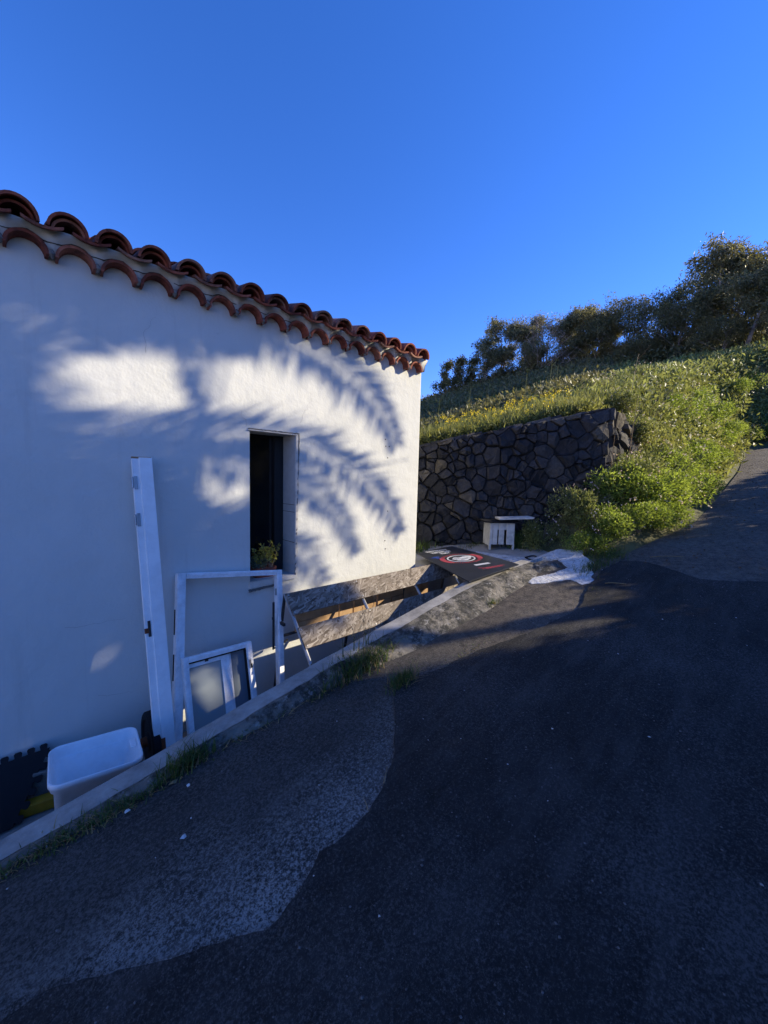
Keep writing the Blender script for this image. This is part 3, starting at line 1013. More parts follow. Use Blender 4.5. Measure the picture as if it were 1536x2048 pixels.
for cut in np.arange(1.3, 2.9, 0.06):
    bmesh.ops.bisect_plane(bm, geom=bm.verts[:]+bm.edges[:]+bm.faces[:], plane_co=(0, cut, 0), plane_no=(0, 1, 0))
for v in bm.verts:
    x, y = v.co.x, v.co.y
    t = sstep((y-1.95)/0.25)
    g = (surf(x, y)+0.004)*(1-t) + (max(patio_z(x), surf(x, y)*0.0)+0.004)*t
    g = max(g, patio_z(x)+0.004 if y > 1.96 else -9, surf(x, y)+0.003 if y < road_left(x)+0.05 else -9)
    edge = 0 if v.is_boundary else 0.0025
    v.co.z = g + edge*(0.8+0.7*nz(x, y, 8, 1)) + (0 if v.is_boundary else 0.004*nz(x, y, 40, 2))
ext = bmesh.ops.extrude_edge_only(bm, edges=[e for e in bm.edges if e.is_boundary])
for v in [g for g in ext['geom'] if isinstance(g, bmesh.types.BMVert)]:
    v.co.z -= 0.05
bmesh.ops.recalc_face_normals(bm, faces=bm.faces)
me = bpy.data.meshes.new('white_screed'); bm.to_mesh(me); bm.free()
me.materials.append(MT['white_screed'])
tag(link('white_screed_patch', me), 'rough white patch of spilled lime screed on the asphalt', kind='structure')

# ------------------------------------------------------------------ stone wall
def clip(poly, a, b, c):
    """keep a*x+b*y <= c"""
    out = []
    for i in range(len(poly)):
        p, q = poly[i], poly[(i+1) % len(poly)]
        dp, dq = a*p[0]+b*p[1]-c, a*q[0]+b*q[1]-c
        if dp <= 0: out.append(p)
        if dp*dq < 0:
            t = dp/(dp-dq)
            out.append((p[0]+(q[0]-p[0])*t, p[1]+(q[1]-p[1])*t))
    return out
def power_cells(poly, pts, wts):
    cells = []
    for i, (p, wi) in enumerate(zip(pts, wts)):
        c = list(poly)
        for j, (q, wj) in enumerate(zip(pts, wts)):
            if i == j: continue
            dx, dy = q[0]-p[0], q[1]-p[1]
            if dx*dx+dy*dy > 1.0: continue
            c = clip(c, 2*dx, 2*dy, q[0]**2+q[1]**2-p[0]**2-p[1]**2 - wj + wi)
            if len(c) < 3: break
        if len(c) >= 3: cells.append(c)
    return cells
def area(p):
    return 0.5*sum(p[i][0]*p[(i+1) % len(p)][1]-p[(i+1) % len(p)][0]*p[i][1] for i in range(len(p)))
def wall_top(a): return 2.03 + 0.225*a          # along the front, a metres from WP0
swall = empty('stone_wall', (5.2, 2.9, 0.6), 'dark dry-laid basalt retaining wall with a sloping top beside the patio', 'wall')
def stone_face(O, D, Nn, outline, n, seed, size_lo=0.0, proud=0.03):
    """stones on a face: outline polygon in (a, z); O origin, D direction, Nn outward normal"""
    rng = random.Random(seed)
    xs_ = [p[0] for p in outline]; zs_ = [p[1] for p in outline]
    pts = []
    tries = 0
    while len(pts) < n and tries < 6000:
        tries += 1
        p = (rng.uniform(min(xs_), max(xs_)), rng.uniform(min(zs_), max(zs_)))
        md = rng.choice((0.05, 0.07, 0.10, 0.13, 0.16, 0.20))
        if all((p[0]-q[0])**2+((p[1]-q[1])*1.25)**2 > (md*0.5+q[2]*0.5)**2 for q in pts):
            pts.append((p[0], p[1], md))
    wts = [q[2]**2*0.35 for q in pts]
    cells = power_cells(outline, [(q[0], q[1]) for q in pts], wts)
    for c in cells:
        ar = abs(area(c))
        if ar < 0.0025: continue
        cx = sum(p[0] for p in c)/len(c); cz = sum(p[1] for p in c)/len(c)
        gap = rng.uniform(0.001, 0.006)
        # subdivide the outline a little and roughen it
        ring = []
        for i in range(len(c)):
            p, q = c[i], c[(i+1) % len(c)]
            L = math.hypot(q[0]-p[0], q[1]-p[1])
            if L < 0.03: 
                continue
            k = 2 if L > 0.10 else 1
            for t_ in range(k):
                t = (t_+0.12)/k
                ring.append((p[0]+(q[0]-p[0])*t, p[1]+(q[1]-p[1])*t))
        if len(ring) < 4: continue
        def shrink(p, g):
            dx, dz = cx-p[0], cz-p[1]
            L = math.hypot(dx, dz) or 1
            return (p[0]+dx/L*g, p[1]+dz/L*g)
        jit = lambda s: rng.uniform(-s, s)
        size = math.sqrt(ar)
        base = [shrink(p, gap) for p in ring]
        mid = [shrink(p, gap+0.003+jit(0.003)) for p in ring]
        frt = [shrink(p, gap+0.008+0.05*size+jit(0.03*size+0.003)) for p in ring]
        pr = proud*rng.uniform(0.2, 2.0)
        tx, tz = jit(0.32), jit(0.32)
        vs, fs = [], []
        def P(p, d): return O + D*p[0] + Nn*d + Vector((0, 0, p[1]))
        vs += [P(p, -0.07) for p in base]
        vs += [P(p, pr*0.15+jit(0.008)+tx*(p[0]-cx)*0.5) for p in mid]
        vs += [P(p, pr+jit(0.016)+tx*(p[0]-cx)+tz*(p[1]-cz)) for p in frt]
        vs += [P((cx+jit(0.02), cz+jit(0.02)), pr*1.2+jit(0.022))]
        k = len(ring)
        for i in range(k):
            j = (i+1) % k
            fs += [(i, j, k+j, k+i), (k+i, k+j, 2*k+j, 2*k+i), (2*k+i, 2*k+j, 3*k)]
        if (D.cross(Vector((0, 0, 1)))).dot(Nn) < 0:
            fs = [f[::-1] for f in fs]
        MB().add(vs, fs).build('stone', 'stone', swall)
A0 = -0.55
front_poly = [(A0, 0.30), (WCORN, 0.55), (WCORN, wall_top(WCORN)), (A0, wall_top(A0))]
stone_face(Vector((WP0.x, WP0.y, 0)), WD, WN, front_poly, 285, 5)
C0 = Vector((WP0.x, WP0.y, 0)) + WD*WCORN
RD = Vector((1, 0.0, 0)); RN = Vector((0, -1, 0))
ret_poly = [(0, 0.9), (1.5, 1.1), (1.5, wall_top(WCORN)-0.30), (0.55, wall_top(WCORN)-0.02), (0, wall_top(WCORN))]
stone_face(C0, RD, RN, ret_poly, 36, 9)
# dark core and rubble cap
m = MB()
pl = [(A0, 0.03), (WCORN-0.03, 0.03), (WCORN-0.03, 0.42), (A0, 0.42)]
o3 = Vector((WP0.x, WP0.y, 0))
def W3(a, back, z): q = o3 + WD*a - WN*back; return (q.x, q.y, z)
m.hexa([W3(A0, 0.03, -0.2), W3(WCORN-0.03, 0.03, -0.2), W3(A0, 0.45, -0.2), W3(WCORN-0.03, 0.45, -0.2), W3(A0, 0.03, wall_top(A0)-0.03), W3(WCORN-0.03, 0.03, wall_top(WCORN)-0.03), W3(A0, 0.45, wall_top(A0)-0.03), W3(WCORN-0.03, 0.45, wall_top(WCORN)-0.03)])
cx, cy = C0.x, C0.y
m.hexa([(cx-0.05, cy+0.04, -0.2), (cx+1.5, cy+0.04, -0.2), (cx-0.05, cy+0.45, -0.2), (cx+1.5, cy+0.45, -0.2), (cx-0.05, cy+0.04, wall_top(WCORN)-0.04), (cx+1.5, cy+0.04, wall_top(WCORN)-0.33), (cx-0.05, cy+0.45, wall_top(WCORN)-0.04), (cx+1.5, cy+0.45, wall_top(WCORN)-0.33)])
m.build('core', 'core', swall)
rc = random.Random(4)
a = A0
while a < WCORN-0.08:
    L = rc.uniform(0.10, 0.28)
    m = MB()
    hh = rc.uniform(0.03, 0.07); a1 = min(a+L-0.015, WCORN-0.01)
    j = lambda s=0.012: rc.uniform(-s, s)
    zA, zB = wall_top(a)-0.03, wall_top(a1)-0.03
    vsq = [W3(a, -0.005+j(), zA), W3(a1, -0.005+j(), zB), W3(a, 0.30, zA), W3(a1, 0.30, zB), W3(a+0.01, 0.01+j(), zA+hh+j()), W3(a1-0.01, 0.01+j(), zB+hh+j()), W3(a+0.01, 0.28, zA+hh+j()), W3(a1-0.01, 0.28, zB+hh+j())]
    m.hexa(vsq).build('cap_stone', 'stone', swall)
    a += L

# ------------------------------------------------------------------ things in the passage
FLOOR = -0.42
def lean_frame(x, Yt, zt, Yb, zb, a=0.0, z0=None):
    """matrix of an object leaning on the wall: local x along, z up the slope, y towards the wall"""
    U = Vector((0, Yt-Yb, zt-zb)).normalized()
    X = Vector((1, 0, 0))
    ex = X*math.cos(a) - U*math.sin(a)
    ez = X*math.sin(a) + U*math.cos(a)
    ey = ez.cross(ex)
    z = zb if z0 is None else z0
    y = Yb + (Yt-Yb)*(z-zb)/(zt-zb)
    Mx = Matrix((ex, ey, ez)).transposed().to_4x4()
    Mx.translation = Vector((x, y, z))
    return Mx
def local_empty(name, Mx, label, cat, group=None):
    o = bpy.data.objects.new(name, None)
    COL.objects.link(o)
    o.matrix_world = Mx
    o.empty_display_size = 0.1
    return tag(o, label, cat, group)
def lb(parent, name, mat, *boxes, bevel=0.0, smooth=False):
    m = MB()
    for c, s in boxes:
        m.box(c, s)
    return m.build(name, mat, parent, smooth, origin=False, bevel=bevel)

# tall white jamb board
jb = local_empty('door_jamb_board', lean_frame(0.592, 2.925, 1.61, 2.545, FLOOR, a=-0.012), 'tall white door jamb board with hinges leaning upright on the house wall', 'board')
LB = 2.065
lb(jb, 'face_board', 'board', ((0.020, 0.016, LB/2), (0.075, 0.032, LB)), bevel=0.002)
lb(jb, 'rebate_strip', 'board', ((-0.037, 0.024, LB/2-0.004), (0.040, 0.030, LB-0.01)), bevel=0.002)
lb(jb, 'end_grain', 'wood', ((0.0, 0.024, LB+0.004), (0.110, 0.026, 0.006)))
for z in (1.90, 1.66):
    h = lb(jb, 'hinge', 'steel', ((-0.043, 0.006, z), (0.018, 0.006, 0.085)), bevel=0.001)
    m = MB(); m.tube([(-0.062, 0.008, z-0.035), (-0.062, 0.008, z+0.035)], 0.007, 8)
    m.build('hinge_barrel', 'steel', h, origin=False)
lk = lb(jb, 'latch_plate', 'darksteel', ((-0.034, 0.007, 0.965), (0.016, 0.006, 0.10)), bevel=0.001)
lb(lk, 'latch_tongue', 'rust', ((-0.050, 0.006, 0.955), (0.022, 0.014, 0.030)))
lb(jb, 'hinge', 'rust', ((-0.010, -0.002, 0.235), (0.022, 0.006, 0.085)), bevel=0.001)

# big empty window frame
A = R(6.2)
bf = local_empty('empty_window_frame', lean_frame(0.638, 2.925, 0.80, 2.60, FLOOR, a=A, z0=-0.325), 'large empty white aluminium window frame leaning below the window', 'window frame')
FWd, FH = 0.80, 1.185
def profile(parent, name, c, size, axis):
    """frame bar with a stepped profile"""
    o = lb(parent, name, 'alu', (c, size), bevel=0.0015)
    c2 = list(c); s2 = list(size)
    s2[1] = 0.006; c2[1] = c[1]-size[1]/2-0.003
    if axis == 'z': s2[0] *= 0.42; c2[0] -= size[0]*0.18
    else: s2[2] *= 0.42; c2[2] += size[2]*0.18
    lb(o, 'bead', 'alu', (tuple(c2), tuple(s2)), bevel=0.001)
    return o
profile(bf, 'stile', (0.028, 0.03, FH/2), (0.056, 0.06, FH), 'z')
profile(bf, 'stile', (FWd-0.023, 0.03, FH/2), (0.046, 0.06, FH), 'z')
profile(bf, 'rail', (FWd/2+0.005, 0.03, FH-0.021), (FWd-0.106, 0.056, 0.042), 'x')
profile(bf, 'rail', (FWd/2+0.005, 0.03, 0.021), (FWd-0.106, 0.056, 0.042), 'x')
lb(bf, 'strike_plate', 'steel', ((FWd-0.049, 0.02, FH-0.18), (0.008, 0.02, 0.055)))
for z in (0.18, 0.55, 0.85):
    lb(bf, 'gasket', 'rubber', ((-0.002, 0.035, z), (0.005, 0.014, 0.17)))

# smaller sliding window in front of it
sw = local_empty('sliding_window', lean_frame(0.728, 2.735, 0.28, 2.535, FLOOR, a=R(0.6)), 'small white sliding window with one frosted pane leaning on the empty frame', 'window')
SW, SH = 0.478, 0.715
profile(sw, 'stile', (0.018, 0.026, SH/2), (0.036, 0.052, SH), 'z')
profile(sw, 'stile', (SW-0.021, 0.026, SH/2), (0.042, 0.052, SH), 'z')
profile(sw, 'rail', (SW/2-0.003, 0.026, SH-0.018), (SW-0.082, 0.050, 0.036), 'x')
profile(sw, 'rail', (SW/2-0.003, 0.026, 0.018), (SW-0.082, 0.050, 0.036), 'x')
lb(sw, 'track', 'rubber', ((SW/2-0.003, 0.030, SH-0.042), (SW-0.084, 0.030, 0.010)), ((SW-0.046, 0.03, SH/2), (0.007, 0.03, SH-0.10)))
sash = lb(sw, 'sash', 'alu', ((0.284, 0.034, SH/2-0.012), (0.058, 0.022, SH-0.075)), ((0.146, 0.034, SH-0.062), (0.216, 0.022, 0.026)), ((0.146, 0.034, 0.055), (0.216, 0.022, 0.026)), bevel=0.0015)
lb(sash, 'frosted_pane', 'frosted', ((0.146, 0.036, SH/2), (0.218, 0.006, SH-0.10)))
lb(sash, 'roller', 'darksteel', ((0.155, 0.020, SH-0.052), (0.022, 0.008, 0.014)))
sash2 = lb(sw, 'sash', 'alu', ((0.322, 0.046, SH/2-0.012), (0.016, 0.012, SH-0.075)), bevel=0.001)
lb(sash2, 'pane', 'clearglass', ((0.380, 0.047, SH/2), (0.10, 0.004, SH-0.09)))
ha = lb(sw, 'lock', 'steel', ((SW-0.030, -0.010, SH-0.155), (0.016, 0.010, 0.06)), bevel=0.002)
lb(ha, 'lock_slot', 'rubber', ((SW-0.022, -0.016, SH-0.172), (0.010, 0.004, 0.032)))

# white plastic bin
def rrect(w_, d_, r, z, n=6):
    out = []
    for cx_, cy_, a0 in ((w_/2-r, d_/2-r, 0), (-w_/2+r, d_/2-r, 90), (-w_/2+r, -d_/2+r, 180), (w_/2-r, -d_/2+r, 270)):
        for k in range(n+1):
            t = R(a0+90*k/n)
            out.append((cx_+r*math.cos(t), cy_+r*math.sin(t), z))
    return out
bn = local_empty('plastic_bin', Matrix.Translation((0.205, 2.50, FLOOR)) @ Matrix.Rotation(R(-3), 4, 'Z') @ Matrix.Rotation(R(4.0), 4, 'Y') @ Matrix.Rotation(R(3), 4, 'X'), 'open white plastic bin standing in the passage behind the kerb', 'bin')
lv = [rrect(0.29, 0.20, 0.05, 0.006), rrect(0.30, 0.21, 0.05, 0.02), rrect(0.352, 0.275, 0.036, 0.352), rrect(0.378, 0.305, 0.045, 0.356), rrect(0.384, 0.311, 0.046, 0.380), rrect(0.398, 0.325, 0.050, 0.384), rrect(0.400, 0.327, 0.051, 0.408), rrect(0.392, 0.319, 0.049, 0.412),
      rrect(0.378, 0.306, 0.045, 0.405), rrect(0.366, 0.294, 0.042, 0.36), rrect(0.340, 0.263, 0.034, 0.34), rrect(0.285, 0.195, 0.047, 0.022)]
vs = [p for r_ in lv for p in r_]; k = len(lv[0])
fs = [(i*k+j, i*k+(j+1) % k, (i+1)*k+(j+1) % k, (i+1)*k+j) for i in range(len(lv)-1) for j in range(k)]
fs += [tuple(range(k))[::-1], tuple((len(lv)-1)*k+j for j in range(k))]
o = MB().add(vs, fs).build('body', 'bin', bn, True, origin=False)
lb(bn, 'rim_hook', 'bin', ((0.168, 0.02, 0.395), (0.028, 0.07, 0.010)), bevel=0.003)

# black puzzle mats leaning on the wall
def puzzle_outline():
    pts = []
    def edge(p, q, n, flip=1):
        (x0, z0), (x1, z1) = p, q
        L = math.hypot(x1-x0, z1-z0); dx, dz = (x1-x0)/L, (z1-z0)/L
        nx_, nz_ = -dz*flip, dx*flip
        st = L/n
        for i in range(n):
            b = i*st
            for s_, h_ in ((0.0, 0), (0.24*st, 0), (0.18*st, 0.022), (0.30*st, 0.030), (0.70*st, 0.030), (0.82*st, 0.022), (0.76*st, 0)):
                pts.append((x0+dx*(b+s_)+nx_*h_, z0+dz*(b+s_)+nz_*h_))
    edge((-0.95, 0.27), (0.055, 0.275), 18, 1)
    edge((0.055, 0.275), (-0.115, -0.055), 6, 1)
    pts.append((-0.115, -0.06)); pts.append((-0.95, -0.06))
    return pts
mt = local_empty('puzzle_mat', lean_frame(0.0, 2.955, -0.13, 2.72, FLOOR, z0=FLOOR+0.06), 'black interlocking foam puzzle mat leaning on the wall beside the bin', 'mat')
po = puzzle_outline()
m = MB()
n_ = len(po)
m.add([(x, 0.0, z) for x, z in po]+[(x, 0.018, z) for x, z in po], [tuple(range(n_)), tuple(range(n_, 2*n_))[::-1]]+[(i, n_+i, n_+(i+1) % n_, (i+1) % n_) for i in range(n_)])
m.build('sheet', 'rubber', mt, origin=False)
# grey block and yellow timber between mat and bin
bk = MB(); bk.box((0.03, 2.91, FLOOR+0.09), (0.14, 0.10, 0.18), Matrix.Rotation(R(8), 3, 'Y'))
tag(bk.build('concrete_block', 'floor', bevel=0.006), 'grey concrete block half hidden by the black puzzle mat', 'block')
yb = MB(); yb.box((0.03, 2.80, FLOOR+0.035), (0.30, 0.07, 0.06), Matrix.Rotation(R(-8), 3, 'Z'))
tag(yb.build('yellow_beam', 'yellow', bevel=0.004), 'yellow painted timber lying beside the bin at the wall foot', 'timber')

# barbell with a weight plate
bb = empty('barbell', (0.45, 2.75, FLOOR), 'rusty bar with a black weight plate beside the white bin', 'barbell')
m = MB(); m.tube([(0.18, 2.76, -0.228), (0.62, 2.755, -0.228)], 0.014, 10); m.build('bar', 'rust', bb)
m = MB()
prof = [(0.0, 0.030), (0.0, 0.055), (0.012, 0.06), (0.012, 0.13), (0.0, 0.14), (0.0, 0.172), (0.008, 0.182), (0.042, 0.182), (0.05, 0.172), (0.05, 0.14), (0.038, 0.13), (0.038, 0.06), (0.05, 0.055), (0.05, 0.03)]
sg = 30; vs, fs = [], []
for t in range(sg):
    th = 2*math.pi*t/sg
    for dx, rr in prof:
        vs.append((0.52+dx, 2.755+rr*math.cos(th), -0.232+rr*math.sin(th)))
k = len(prof)
for t in range(sg):
    for i in range(k-1):
        a, b = t*k+i, ((t+1) % sg)*k+i
        fs.append((a, b, b+1, a+1))
MB().add(vs, fs).build('weight_plate', 'rubber', bb, False)
m = MB(); m.tube([(0.49, 2.757, -0.228), (0.521, 2.757, -0.228)], 0.03, 12); m.build('collar', 'rust', bb)

# OSB tiered rack
rk = empty('osb_rack', (2.5, 2.5, FLOOR), 'tiered rack of weathered chipboard planks on steel rails in the passage', 'rack')
RS = Vector((0, 2.748-2.2, 0.568+0.05)).normalized()      # up the slope
RNrm = Vector((0, -RS.z, RS.y))                           # towards the camera side
def on_slope(x, t, off=0): return Vector((x, 2.748, 0.568)) - Vector((0, RS.y, RS.z))*t + Vector((0, RNrm.y, RNrm.z))*off
def plank(t0, t1, x0=1.505, x1=3.66):
    o = bpy.data.objects.new('plank', None)
    m = MB()
    m.box((0, 0, 0), (x1-x0, t1-t0, 0.015))
    me = m.mesh('plank', 'osb')
    o = bpy.data.objects.new('plank', me); COL.objects.link(o)
    o.parent = rk
    Mx = Matrix((Vector((1, 0, 0)), RS, Vector((1, 0, 0)).cross(RS))).transposed().to_4x4()
    c = on_slope((x0+x1)/2, (t0+t1)/2, 0)
    Mx.translation = c - Vector(rk['_origin'])
    o.matrix_local = Mx
    for x in (x0+0.02, x0+0.72, x1-0.02):
        for t in (t0+0.02, t1-0.02):
            s_ = MB(); q = on_slope(x, t, 0.007)
            s_.tube([q, q+RNrm*0.004], [0.007, 0.005], 8)
            s_.build('screw', 'steel', rk)
    return o
plank(0.0, 0.190); plank(0.298, 0.470); plank(0.585, 0.755)
for x in (1.515, 2.235, 2.95, 3.63):
    m = MB()
    q0, q1 = on_slope(x, -0.01, -0.024), on_slope(x, 0.80, -0.024)
    m.tube([q0, q1], 0.014, 8); m.build('rail', 'steel', rk)
    m = MB()
    m.tube([q1, (x, q1.y+0.0, FLOOR)], 0.014, 8); m.build('leg', 'darksteel', rk)
    m = MB()
    m.tube([q0, (x-0.02, 2.93, FLOOR)], 0.013, 8); m.build('rear_leg', 'darksteel', rk)
m = MB(); m.tube([(1.50, 2.835, 0.188), (3.63, 2.835, 0.188)], 0.012, 6); m.build('brace', 'darksteel', rk)
m = MB(); m.box((1.49, 2.83, 0.32), (0.018, 0.20, 0.022)); m.build('side_brace', 'darksteel', rk)
m = MB(); m.tube([(1.43, 2.80, 0.50), (1.445, 2.83, 0.10), (1.60, 2.88, 0.12)], 0.010, 6); m.build('side_brace', 'darksteel', rk)
# pallet boards standing behind the rack
pl = empty('timber_pallet', (2.4, 2.86, FLOOR), 'wooden pallet standing on edge behind the chipboard rack', 'pallet')
x = 1.62
for L in (0.46, 0.17, 0.30, 0.20, 0.19, 0.40):
    for z0, z1 in ((0.205, 0.285), (0.290, 0.375)):
        m = MB(); m.box((x+L/2, 2.805+random.uniform(-.006, .006), (z0+z1)/2), (L-0.018, 0.02, z1-z0)); m.build('slat', 'wood', pl)
    x += L
for x in (1.95, 2.46, 2.75, 3.28):
    m = MB(); m.box((x, 2.848, 0.285), (0.04, 0.06, 0.19)); m.build('stringer', 'wood', pl)

# black sign board lying across the end of the passage
SN = Vector((2.972, 2.003, 0.580))
sx = Vector((3.785-2.972, 1.913-2.003, 0.07)).normalized()
sy0 = Vector((4.164-3.785, 3.09-1.913, -0.015))
sn = sx.cross(sy0).normalized()
sy = sn.cross(sx)
SMx = Matrix((sx, sy, sn)).transposed().to_4x4(); SMx.translation = SN
sg_ = local_empty('sign_board', SMx, 'black sign board with a red and white round emblem lying across the passage', 'sign')
outl = [(0.0, 0.0), (0.40, 0.012), (0.80, 0.02), (0.86, 0.20), (1.064, 1.212), (0.93, 1.255), (0.475, 1.255)]
m = MB().prism(outl, 0, 0.010)
bd = m.build('board', 'sign_black', sg_, origin=False)
ta = R(-18)
def sp2(u_, v_): return (u_*math.cos(ta)-v_*math.sin(ta), u_*math.sin(ta)+v_*math.cos(ta))
def flat(name, polys, mat, z=0.0115):
    m = MB()
    for p in polys:
        n_ = len(p)
        m.add([(x, y, z) for x, y in p]+[(x, y, z-0.0012) for x, y in p], [tuple(range(n_))]+[(i, n_+i, n_+(i+1) % n_, (i+1) % n_) for i in range(n_)])
    return m.build(name, mat, bd, origin=False)
CXs, CYs = 0.622, 0.660
def ringp(r0_, r1_, n=48, a0=0, a1=360):
    out = []
    for i in range(n):
        t0, t1 = R(a0+(a1-a0)*i/n), R(a0+(a1-a0)*(i+1)/n)
        out.append([(CXs+r0_*math.cos(t0), CYs+r0_*math.sin(t0)), (CXs+r1_*math.cos(t0), CYs+r1_*math.sin(t0)), (CXs+r1_*math.cos(t1), CYs+r1_*math.sin(t1)), (CXs+r0_*math.cos(t1), CYs+r0_*math.sin(t1))])
    return out
flat('emblem_ring', ringp(0.185, 0.245, 20, -18+150, -18+215) + ringp(0.185, 0.245, 20, -18-35, -18+30), 'sign_red')
# lettering round the ring, too worn to read: separate strokes
lt = []
rl = random.Random(3)
for a0, a1 in ((33, 148), (217, 323)):
    a_ = a0
    while a_ < a1:
        wdt = rl.uniform(3.5, 6)
        lt += ringp(0.190+rl.uniform(0, .012), 0.228+rl.uniform(-.012, .008), 1, -18+a_, -18+a_+wdt*0.62)
        a_ += wdt+1.2
flat('emblem_lettering', lt, 'sign_red')
flat('emblem_circle', ringp(0.146, 0.163), 'sign_white')
# white clenched shape inside the circle
fist = []
for k in range(26):
    t = 2*math.pi*k/26
    rr = 0.105*(1+0.10*math.sin(3*t+0.5)+0.07*math.sin(7*t))
    fist.append((CXs+rr*1.12*math.cos(t-0.3)+0.012, CYs+rr*0.92*math.sin(t-0.3)-0.01))
flat('emblem_figure', [fist], 'sign_white')
fl_ = []
for (ax, ay, bx_, by_) in ((-0.07, 0.05, -0.01, 0.02), (-0.03, 0.075, 0.025, 0.035), (0.015, 0.085, 0.06, 0.04), (0.055, 0.07, 0.095, 0.03), (-0.08, 0.0, 0.07, -0.045), (-0.05, -0.05, 0.03, -0.07)):
    dx, dy = bx_-ax, by_-ay; L = math.hypot(dx, dy); qx, qy = -dy/L*0.005, dx/L*0.005
    fl_.append([(CXs+ax-qx, CYs+ay-qy), (CXs+bx_-qx, CYs+by_-qy), (CXs+bx_+qx, CYs+by_+qy), (CXs+ax+qx, CYs+ay+qy)])
flat('emblem_lines', fl_, 'sign_black', 0.0128)
# three rows of block capitals, worn past reading
def row(x0, y0, x1, y1, h, name):
    L = math.hypot(x1-x0, y1-y0); dx, dy = (x1-x0)/L, (y1-y0)/L; qx, qy = -dy, dx
    out = []; t = 0
    while t < L-0.02:
        w_ = min(rl.uniform(0.026, 0.040), L-t)
        for (s0, s1, h0, h1) in rl.choice((((0, .3, 0, 1), (.3, .9, .75, 1), (.3, .9, 0, .22)), ((0, .28, 0, 1), (.6, .9, 0, 1), (.28, .6, .4, .62)), ((0, .9, .75, 1), (.3, .6, 0, .75)), ((0, .28, 0, 1), (.28, .9, .78, 1), (.6, .9, .4, .78), (.28, .9, .38, .55)))):
            a_, b_ = t+s0*w_, t+s1*w_
            out.append([(x0+dx*a_+qx*h*h0, y0+dy*a_+qy*h*h0), (x0+dx*b_+qx*h*h0, y0+dy*b_+qy*h*h0), (x0+dx*b_+qx*h*h1, y0+dy*b_+qy*h*h1), (x0+dx*a_+qx*h*h1, y0+dy*a_+qy*h*h1)])
        t += w_
    flat(name, out, 'sign_white')
row(0.575, 1.185, 0.86, 1.095, 0.062, 'lettering')
row(0.575, 1.085, 0.84, 1.00, 0.062, 'lettering')
row(0.630, 0.985, 0.765, 0.945, 0.05, 'lettering')
dx, dy = math.cos(ta), math.sin(ta)
def bar(x, y, L, h): return [(x, y), (x+dx*L, y+dy*L), (x+dx*L-dy*h, y+dy*L+dx*h), (x-dy*h, y+dx*h)]
flat('price_panel', [bar(0.475, 0.315, 0.18, 0.05)], 'sign_white')
flat('blue_smear', [[(0.40, 0.93), (0.43, 0.90), (0.50, 0.89), (0.53, 0.92), (0.47, 0.95)], [(0.42, 0.86), (0.47, 0.83), (0.50, 0.85), (0.45, 0.88)]], 'sign_blue')
# red script: a looping stroke
pts = []
for i in range(90):
    t = i/89
    pts.append((0.415+0.26*t*dx+0.018*math.sin(t*46), 0.185+0.26*t*dy*0.85+0.022*math.cos(t*46)+(0.03 if i < 8 else 0)))
st = []
for (a_, b_), (c_, d_) in zip(pts[:-1], pts[1:]):
    L = math.hypot(c_-a_, d_-b_) or 1; qx, qy = -(d_-b_)/L*0.006, (c_-a_)/L*0.006
    st.append([(a_-qx, b_-qy), (c_-qx, d_-qy), (c_+qx, d_+qy), (a_+qx, b_+qy)])
flat('red_script', st, 'sign_red')

# potted succulents in the window
po_ = empty('potted_plant', (1.49, 3.11, wz0), 'terracotta pot of succulents standing on the window sill', 'plant')
lv = [rrect(0.165, 0.10, 0.03, 0.0), rrect(0.20, 0.125, 0.035, 0.062), rrect(0.212, 0.135, 0.04, 0.064), rrect(0.214, 0.137, 0.04, 0.084), rrect(0.20, 0.125, 0.036, 0.084), rrect(0.19, 0.118, 0.034, 0.066)]
vs = [p for r_ in lv for p in r_]; k = len(lv[0])
fs = [(i*k+j, i*k+(j+1) % k, (i+1)*k+(j+1) % k, (i+1)*k+j) for i in range(len(lv)-1) for j in range(k)]
fs += [tuple(range(k))[::-1], tuple((len(lv)-1)*k+j for j in range(k))]
MB().add([(x+1.49, y+3.11, z+wz0) for x, y, z in vs], fs).build('pot', 'pot', po_, False)
g = np.random.default_rng(5)
P_, A_ = [], []
for k in range(26):          # rosettes
    c = np.array([1.49-0.05+g.uniform(-.06, .06), 3.11+g.uniform(-.05, .03), wz0+0.085+g.uniform(0, .06)])
    d = g.normal(size=(16, 3)); d[:, 2] = np.abs(d[:, 2])*0.8+0.2
    P_.append(np.repeat(c[None], 16, 0)); A_.append(d)
v, f = leaves(np.concatenate(P_), np.concatenate(A_), 0.042, 0.016, g)
link('rosettes', np_mesh('rosettes', v-np.array([1.49, 3.11, wz0]), f, 'succ'), po_)
P_, A_ = [], []
stm = MB()
for k in range(22):
    x0, y0 = 1.49+g.uniform(-.08, .08), 3.11+g.uniform(-.04, .03)
    hgt = g.uniform(0.08, 0.24)*(1 if k > 5 else 1.15); x1 = x0+g.uniform(-.05, .08); y1 = y0+g.uniform(-.08, .03)
    stm.tube([(x0, y0, wz0+0.07), ((x0+x1)/2, (y0+y1)/2, wz0+0.08+hgt*0.5), (x1, y1, wz0+0.08+hgt)], [0.003, 0.0025, 0.0015], 5)
    for q in range(26):
        t = g.uniform(0.35, 1)
        P_.append([x0+(x1-x0)*t, y0+(y1-y0)*t, wz0+0.08+hgt*t]); A_.append(g.normal(size=3)+[0, 0, 0.4])
stm.build('stems', 'bark', po_)
v, f = leaves(np.array(P_), np.array(A_), 0.030, 0.018, g)
link('leaves', np_mesh('leaves', v-np.array([1.49, 3.11, wz0]), f, 'succ2'), po_)

